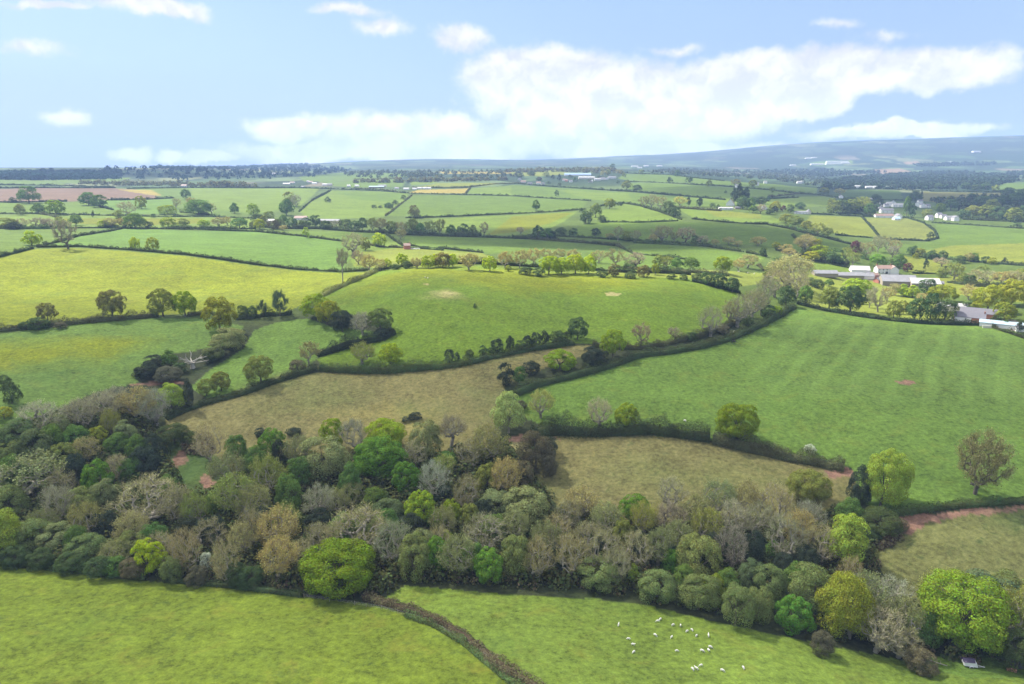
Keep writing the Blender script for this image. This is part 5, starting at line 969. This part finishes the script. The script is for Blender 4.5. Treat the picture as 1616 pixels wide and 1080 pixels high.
def animals():
    sg = beast(*quad(True), 1.0); sg.name = 'sheep_grazing'; su = beast(*quad(False), 1.0); sg.materials.append(M['wool']); su.materials.append(M['wool'])
    near = [(976,988),(1038,982),(1042,979),(1062,988),(1074,989),(1084,998),(1092,996),(1099,1005),(1118,1005),(1034,1004),(1060,1007),(992,1010),(999,1019),(1000,1031),(1068,1029),(1108,1029),(1118,1028),(1121,1023),(1106,1052),(1093,1058),(1099,1057),(1140,1060),(1173,1056)]
    for i, (px, py) in enumerate(near):
        x, y, z, d = at(px, py); o = link('sheep', sg if i % 4 else su); o.location = (x, y, z); o.rotation_euler[2] = RNG.random()*6.28; o.scale = [.74+.14*RNG.random()]*3; tag(o, 'white sheep of the flock grazing on the bottom field below the wood', 'sheep', 'sheep grazing on the bottom field')
    for px, py, l in ((671,439,'white sheep on the crown of the rounded hill, first of a pair'),(675,440,'white sheep on the crown of the rounded hill, second of a pair'),(1081,666,'lone white sheep by the thick hedge above the rough paddock'),(1158,525,'lone white sheep beside the sunken lane at the mown field corner')):
        x, y, z, d = at(px, py); o = link('sheep', sg); o.location = (x, y, z); o.rotation_euler[2] = RNG.random()*6; o.scale = (1.2,1.2,1.2); tag(o, l, 'sheep')
    for i, (px, py) in enumerate(((1166,430),(1180,432),(1190,433),(1068,384),(1075,386),(1088,386))):
        x, y, z, d = at(px, py); o = link('sheep', sg); o.location = (x, y, z); o.rotation_euler[2] = RNG.random()*6; o.scale = (1.3,1.3,1.3); tag(o, 'tiny white sheep far off on a pale strip field beyond the ridge', 'sheep', 'distant sheep beyond the ridge')
    for px, py, m, l in ((1158,542,'blackhide','black cow standing in the upper corner of the mown field'),(1126,542,'brownhide','red-brown cow lying by the lane hedge near the black cow')):
        c = beast(*quad(px == 1158, .5, .27), 1.75); c.materials.append(M[m]); x, y, z, d = at(px, py); o = link('cow', c); o.location = (x, y, z-(.75 if px == 1126 else 0)); o.rotation_euler[2] = 2.6; tag(o, l, 'cow')
animals()
# ------------------------------------------------------------------ trailer, fence and oddments at the lower edge
def trailer():
    x, y, z, d = at(1530, 1052); r = empty('trailer', (x, y, z), R(-14)); tag(r, 'white trailer with a dark purple tarpaulin parked under the great round oak', 'trailer')
    bm = bmesh.new(); bmesh.ops.create_cube(bm, size=1)
    for v in bm.verts: v.co = (v.co.x*3.1, v.co.y*1.9, v.co.z*1.25+1.15)
    for v in bm.verts:
        if v.co.z > 1.2 and v.co.x > 0: v.co.x -= .45
    bmesh.ops.bevel(bm, geom=bm.edges[:], offset=.12, segments=2, affect='EDGES'); me = bpy.data.meshes.new('body'); bm.to_mesh(me); bm.free(); link('body', me, r, M['whitepaint'])
    m = MB(); m.add([(-1.75,-1.05,1.62),(.75,-1.05,1.86),(.75,1.05,1.86),(-1.75,1.05,1.62),(-1.75,0,2.2),(.75,0,2.35),(-1.8,1.08,.9),(.75,1.08,.9)], [(0,1,5,4),(4,5,2,3),(0,4,3),(1,2,5),(3,2,7,6)]); t = m.build('tarpaulin', M['tarp'], r)
    t.modifiers.new('thickness', 'SOLIDIFY').thickness = .04
    for s in (-1, 1):
        m = MB(); m.tube((.1, s*1.02-.09, .33), (.1, s*1.02+.09, .33), .33, .33, 16); w = m.build('wheel', M['dark'], r); m = MB(); m.tube((.1, s*1.02-.11, .33), (.1, s*1.02+.11, .33), .15, .15, 10); m.build('hub', M['metal'], w)
        m = MB()
        for k in range(7):
            a0 = math.pi*k/7; a1 = math.pi*(k+1)/7; m.add([(.1+.46*math.cos(a), s*1.02+q, .33+.46*math.sin(a)) for a in (a0, a1) for q in (-.16, .16)]+[(.1+.49*math.cos(a), s*1.02+q, .33+.49*math.sin(a)) for a in (a0, a1) for q in (-.16, .16)], [(0,1,3,2),(6,7,5,4),(0,2,6,4),(1,5,7,3)])
        m.build('mudguard', M['whitepaint'], r)
    m = MB(); m.tube((1.2,.5,.5), (3.0,0,.45), .05, .05, 6); m.tube((1.2,-.5,.5), (3.0,0,.45), .05, .05, 6); m.tube((2.9,0,.45), (3.3,0,.45), .07, .07, 8); m.build('drawbar', M['whitepaint'], r)
    m = MB(); m.tube((3.0,0,0.08), (3.0,0,.8), .04, .04, 8); m.tube((3.0,-.06,.12), (3.0,.06,.12), .12, .12, 10); m.build('jockey_wheel', M['metal'], r)
trailer()
def oddments():
    x, y, z, d = at(1596, 1060); m = MB(); n = 18
    for k, (a, ra, b, rb) in enumerate(((-1.0,.30,-.92,.45),(-.92,.45,.92,.45),(.92,.45,1.0,.30))): m.tube((a,0,.45), (b,0,.45), ra, rb, n)
    for q in (-.5, .5): m.tube((q-.04,0,.45), (q+.04,0,.45), .475, .475, n)
    o = m.build('drum', M['terracotta']); o.location = (x, y, z); o.rotation_euler[2] = R(-22); tag(o, 'orange-brown drum lying on its side beside the black sheeted heap', 'drum')
    x, y, z, d = at(1612, 1052); bm = bmesh.new(); bmesh.ops.create_icosphere(bm, subdivisions=4, radius=1)
    for v in bm.verts:
        p = v.co; k = 1+.14*float(vnoise(np.array([p.x*2.2]), np.array([p.y*2.2+p.z*2]), 5)[0]); v.co = (p.x*2.6*k, p.y*1.7*k, max(-.1, p.z*1.5*k))
    me = bpy.data.meshes.new('heap'); bm.to_mesh(me); bm.free(); o = link('sheeted_heap', me, None, M['tarp']); o.location = (x, y, z); tag(o, 'black sheeted heap in the shade at the frame edge', 'heap')
    x, y, z, d = at(1483, 1050); m = MB(); pts = [(-2.6,1.2,.9),(-1.2,.6,.55),(.2,.1,.32),(1.5,-.5,.25)]
    for i in range(3): m.tube(pts[i], pts[i+1], .17-.02*i, .15-.02*i, 7)
    m.tube(pts[1], (-1.4,-.3,1.1), .07, .03, 5); m.tube(pts[2], (.7,.9,.7), .06, .02, 5)
    o = m.build('fallen_branch', M['palebark']); o.location = (x, y, z); tag(o, 'grey fallen branch at the wood foot below the great round oak', 'branch')
    x, y, z, d = at(259, 595); m = MB(); m.box((0,0,.08), (3.2,1.3,.12)); m.box((0,.6,.4), (3.2,.1,.7)); m.box((0,-.6,.4), (3.2,.1,.7)); m.box((1.55,0,.4), (.1,1.1,.7)); m.box((-1.55,0,.4), (.1,1.1,.7))
    o = m.build('trough', M['whitepaint']); o.location = (x, y, z); o.rotation_euler[2] = R(-25); tag(o, 'white trough lying by the strip of red earth in the little valley', 'trough')
    x, y, z, d = at(1557, 518); m = MB(); m.box((0,0,.75), (5.2,.4,1.5)); m.box((0,0,1.55), (5.4,.5,.14)); o = m.build('gateway_wall', M['cream']); o.location = (x, y, z); o.rotation_euler[2] = R(-6); tag(o, 'pale low wall at the field corner below the brick-gabled barn', 'wall')
    for i in range(6):
        x, y, z, d = at(649+i*2.6, 393.5+(i % 2)*.5); m = MB(); m.tube((-.7,0,.62), (.7,0,.62), .62, .62, 14); o = m.build('wrapped_bale', M['whitepaint']); o.location = (x, y, z); o.rotation_euler[2] = i; tag(o, 'white wrapped bale in the row beside the small red brick building', 'bale', 'wrapped bales by the brick building')
oddments()
def fence(pp, label):
    W_ = [at(*p)[:3] for p in pp]; o0 = W_[0]; r = empty('wire_fence', o0); tag(r, label, 'fence'); me = None
    for x, y, z in W_:
        if me is None: m = MB(); m.tube((0,0,-.2), (0,0,1.25), .07, .06, 6); me = m.mesh('post'); me.materials.append(M['wood'])
        p = link('post', me, r); p.location = (x-o0[0], y-o0[1], z-o0[2]); p.rotation_euler = (RNG.normal()*.05, RNG.normal()*.05, 0)
    for hgt in (.45, .8, 1.12):
        m = MB()
        for a, b in zip(W_, W_[1:]): m.tube((a[0]-o0[0],a[1]-o0[1],a[2]-o0[2]+hgt), (b[0]-o0[0],b[1]-o0[1],b[2]-o0[2]+hgt), .012, .012, 4, False)
        m.build('wire', M['metal'], r)
fence([(480,943),(520,949),(560,955),(578,958),(602,962),(628,969),(644,973),(658,977),(672,982),(690,991),(714,1004),(729,1012),(744,1022),(757,1031),(768,1040),(785,1053),(800,1066),(815,1080),(830,1094)], 'post and wire fence running along the near side of the flailed brown hedge')
# ------------------------------------------------------------------ masses nobody could count
def lumps(name, polys, n, size, colr, per=22, hh=.8, kind='stuff', lf=.42):
    Cs = []; Ns = []; S = []
    for poly, share in polys:
        w = polyworld(poly, 20); xs = [p[0] for p in w]; ys = [p[1] for p in w]; k = int(n*share); got = 0
        while got < k:
            X = RNG.uniform(min(xs), max(xs), 4000); Y = RNG.uniform(min(ys), max(ys), 4000); ok = inside(w, X, Y)
            X, Y = X[ok][:k-got], Y[ok][:k-got]; got += len(X)
            if len(X) == 0: continue
            Z = height(X, Y); s = size*(.55+.6*RNG.random(len(X))+.45*np.clip(vnoise(X/90, Y/90, 8)+.3, 0, 1)); i = np.repeat(np.arange(len(X)), per); u = rand_unit(len(i)); u[:, 2] = np.abs(u[:, 2])
            Cs.append(np.stack([X[i]+u[:, 0]*s[i]*.5, Y[i]+u[:, 1]*s[i]*.5, Z[i]+u[:, 2]*s[i]*hh*(.7+.4*RNG.random(len(i)))], 1)); Ns.append(u+rand_unit(len(i))*.5); S.append(s[i])
    C = np.concatenate(Cs); N = np.concatenate(Ns); S = np.concatenate(S); V, Fq = leaves(C, N, S*lf, .9)
    o = link(name, mesh_np(name, V, [Fq]), None, M['hedge']); o.color = colr+(1,); tag(o, kind=kind); return o
WOODPOLY = [(-150,720),(20,690),(150,650),(215,640),(262,700),(265,745),(300,790),(345,780),(400,735),(600,725),(760,720),(800,705),(850,760),(880,810),(1000,825),(1250,830),(1340,800),(1395,855),(1380,885),(1410,940),(1460,990),(1620,1015),(1700,1060),(1480,1040),(1400,1024),(1250,994),(1100,961),(1000,942),(940,934),(800,925),(640,915),(600,940),(480,932),(350,917),(240,909),(150,899),(0,887),(-150,878)]
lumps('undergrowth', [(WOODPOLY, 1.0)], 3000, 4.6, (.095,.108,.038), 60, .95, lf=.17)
lumps('brambles', [(WOODPOLY, .8), ([(290,690),(340,690),(330,720),(290,715)], .05), ([(1350,850),(1400,842),(1430,850),(1390,868)], .04)], 1500, 2.8, (.15,.125,.07), 36, .7, lf=.24)
lumps('distant_woodland', [([(150,268),(330,262),(480,260),(555,268),(500,279),(400,283),(300,285),(210,283)], .78), ([(-40,276),(190,270),(190,283),(60,285),(-40,284)], .22)], 3400, 15, (.022,.055,.050))
lumps('distant_woodland', [([(540,272),(820,270),(830,282),(700,283),(640,281),(545,281)], .25), ([(1000,272),(1212,284),(1300,296),(1300,280),(1200,272),(1080,267)], .5)], 1000, 12, (.085,.105,.055))
lumps('distant_woodland', [([(1300,286),(1385,278),(1480,271),(1560,275),(1606,286),(1560,299),(1450,300),(1298,298)], .7), ([(1190,270),(1300,268),(1400,272),(1300,280)], .12), ([(1440,259),(1570,256),(1575,261),(1450,264)], .10), ([(1560,276),(1640,270),(1700,280),(1640,288)], .08)], 2600, 14, (.046,.070,.036))
lumps('distant_woodland', [([(1470,316),(1616,308),(1720,320),(1720,352),(1600,352),(1530,342),(1490,330)], .7), ([(1330,322),(1390,320),(1385,338),(1335,338)], .3)], 420, 11, (.070,.092,.045))
lumps('treeline', [([(800,270),(900,268),(960,268),(985,276),(950,274),(880,272),(800,273)], .5), ([(560,286),(640,288),(650,284),(800,283),(800,285),(650,288),(560,289)], .25), ([(120,288),(300,292),(404,294),(404,297),(300,296),(120,291)], .25)], 520, 13, (.15,.15,.066))
# ------------------------------------------------------------------ a description that singles out each tree, hedge and house
LM = [("the largest oak",535,905),("the round lime-green field-edge oak",237,885),("the white trailer",1530,1050),("the great round oak",1505,985),("the sheep flock",1060,1010),("the red earth track",1490,812),
 ("the red track gateway",1345,750),("the half-leafed oak",1536,745),("the white-trunked oak",803,655),("the brightest round oak",617,560),("the dead white tree",305,567),("the brushy clearing",318,755),("the dark thicket",850,745),
 ("the tallest vivid green tree",597,745),("the heart-of-wood lime oak",660,805),("the broadest leafless tree",232,798),("the straw patch on the hill",700,465),("the straight lane hedge",550,447),("the red ploughed field",110,307),
 ("the lone round far-field tree",518,316),("the blue-roofed shed",912,274),("the steep-gabled white house",1154,320),("the white hamlet",1410,332),("the brick-gabled barn",1538,500),("the biggest grey barn",1424,442),
 ("the small red brick building",642,388),("the ridge lime oaks",897,420),("the blossoming shrub",326,890),("the dome-shaped field",1005,338),("the far leafless copse",1034,318),("the leaning lime tree",1318,865),
 ("the pointed golden tree",1325,962),("the paddock hedge oak",1162,675),("the pink bare-earth patch",1430,603),("the lone far farmhouse",290,292),("the skyline village",480,289),("the twin lime oaks",925,562),
 ("the two-tiered bronze oak",178,484),("the hill-foot oak group",510,490),("the pale dead limbs",86,800),("the tan end-of-ridge tree",1245,430),("the sunken lane",1060,548),("the flailed brown hedge",720,1000),("the ragged pine",442,480),
 ("the pink leafless tree",108,374),("the twin golden hedge oaks",230,386),("the round meadow oak",349,505),("the mint-green field",300,385),("the bright yellow-green field",180,450),("the brown round hedge tree",654,336),
 ("the slanting grey field",1415,360),("the tall dark poplar",1430,318),("the conifers",1170,312),("the greenhouse",1592,512),("the garden lawn",1465,420),("the flat-topped golden oak",598,380),("the little oak on a clean stem",484,370),
 ("the thin stemmed rim tree",712,700),("the big silvery willow",830,805),("the wide leafless tree by the largest oak",562,850),("the white roofed belt barn",418,348),("the dark skyline crown",966,264),("the rough brown field",560,620),("the rough paddock",1050,730)]
DIRW = ('just right of', 'up-right of', 'just behind', 'up-left of', 'just left of', 'down-left of', 'just in front of', 'down-right of')
FARW = ('well right of', 'far up-right of', 'well behind', 'far up-left of', 'well left of', 'far down-left of', 'well in front of', 'far down-right of')
USED = set()
def where(px, py, k=0, own=None):
    c = sorted(((math.hypot(a-px, (b-py)*1.6), n, a, b) for n, a, b in LM if math.hypot(a-px, b-py) > 8))
    d, n, a, b = c[k]; q = int(round(math.degrees(math.atan2(-(py-b)*1.3, px-a))/45)) % 8
    return (DIRW if d < 75 else FARW)[q], n, d
def singled(words, px, py):
    for pat in range(40):
        k = pat % 8; pre = ('', 'small ', 'slighter ', 'second ', 'further ')[pat//8]
        dr, n, d = where(px, py, k); s = f'{pre}{words} {dr} {n}'
        if pat < 8 and len(s.split()) <= 16 and s not in USED: USED.add(s); return s
        if pat == 7: break
    for k in range(6):
        for k2 in range(k+1, 8):
            d1, n1, _ = where(px, py, k); d2, n2, _ = where(px, py, k2); s = f'{words} {d1} {n1}, towards {n2}'
            if len(s.split()) <= 16 and s not in USED: USED.add(s); return s
    for o_ in ('second', 'third', 'fourth', 'fifth', 'sixth'):
        d1, n1, _ = where(px, py, 0); s = f'{o_} {words} {d1} {n1}'
        if len(s.split()) <= 16 and s not in USED: USED.add(s); return s
    return s
def size_word(kind, w, py):
    """broad, mid or small next to the others of its kind at that distance"""
    same = sorted(t[4] for t in TREES if t[1] == kind and abs(t[3]-py) < 120)
    if len(same) < 4: return ''
    q = same.index(w)/len(same) if w in same else .5
    return 'small ' if q < .25 else 'big ' if q > .75 else ''
def label_all():
    grp = {'oak_tree': 'oaks of the hedgerows and wood', 'leafy_tree': 'leafy trees', 'willow_tree': 'willows along the stream', 'bare_tree': 'trees not yet in leaf', 'evergreen_bush': 'dark evergreen bushes', 'shrub': 'shrubs', 'thorn_bush': 'thorn bushes', 'conifer_tree': 'conifers', 'copper_beech': 'copper beeches'}
    for o, kind, px, py, w, note, y in TREES:
        nm, cat, shp, c, bk, words = KIND[kind]
        if not note:
            note = singled(size_word(kind, w, py)+words, px, py)
        USED.add(note); o['label'] = note
        if nm in grp: o['group'] = grp[nm]
    for o, label, px, py, ln in HEDGES:
        if not label: label = singled(('long ' if ln > 110 else 'short ' if ln < 45 else '')+'dark field hedge', px, py)
        USED.add(label); o['label'] = label
    for o, note, px, py, wall, roof, cat in BLD:
        if not note:
            rw = {'whiteroof': 'pale-roofed', 'slate': 'slate-roofed', 'tile': 'brown-roofed', 'fibre': 'grey-roofed', 'blueroof': 'glass-roofed', 'panel': 'blue-roofed'}[roof]; ww = {'render': 'white', 'cream': 'cream', 'brick': 'brick', 'redbrick': 'red brick', 'wood': 'timber', 'dark': 'dark'}[wall]
            note = singled(f'{rw} {ww} {cat}', px, py); o['group'] = 'houses of the far villages'
        USED.add(note); o['label'] = note
label_all()
scene.render.engine = 'CYCLES'
cy = scene.cycles; cy.max_bounces = 6; cy.diffuse_bounces = 2; cy.glossy_bounces = 1; cy.transmission_bounces = 3; cy.transparent_max_bounces = 8; cy.volume_bounces = 0
cy.use_adaptive_sampling = True; cy.adaptive_threshold = .015; cy.caustics_reflective = False; cy.caustics_refractive = False
cy.use_denoising = True
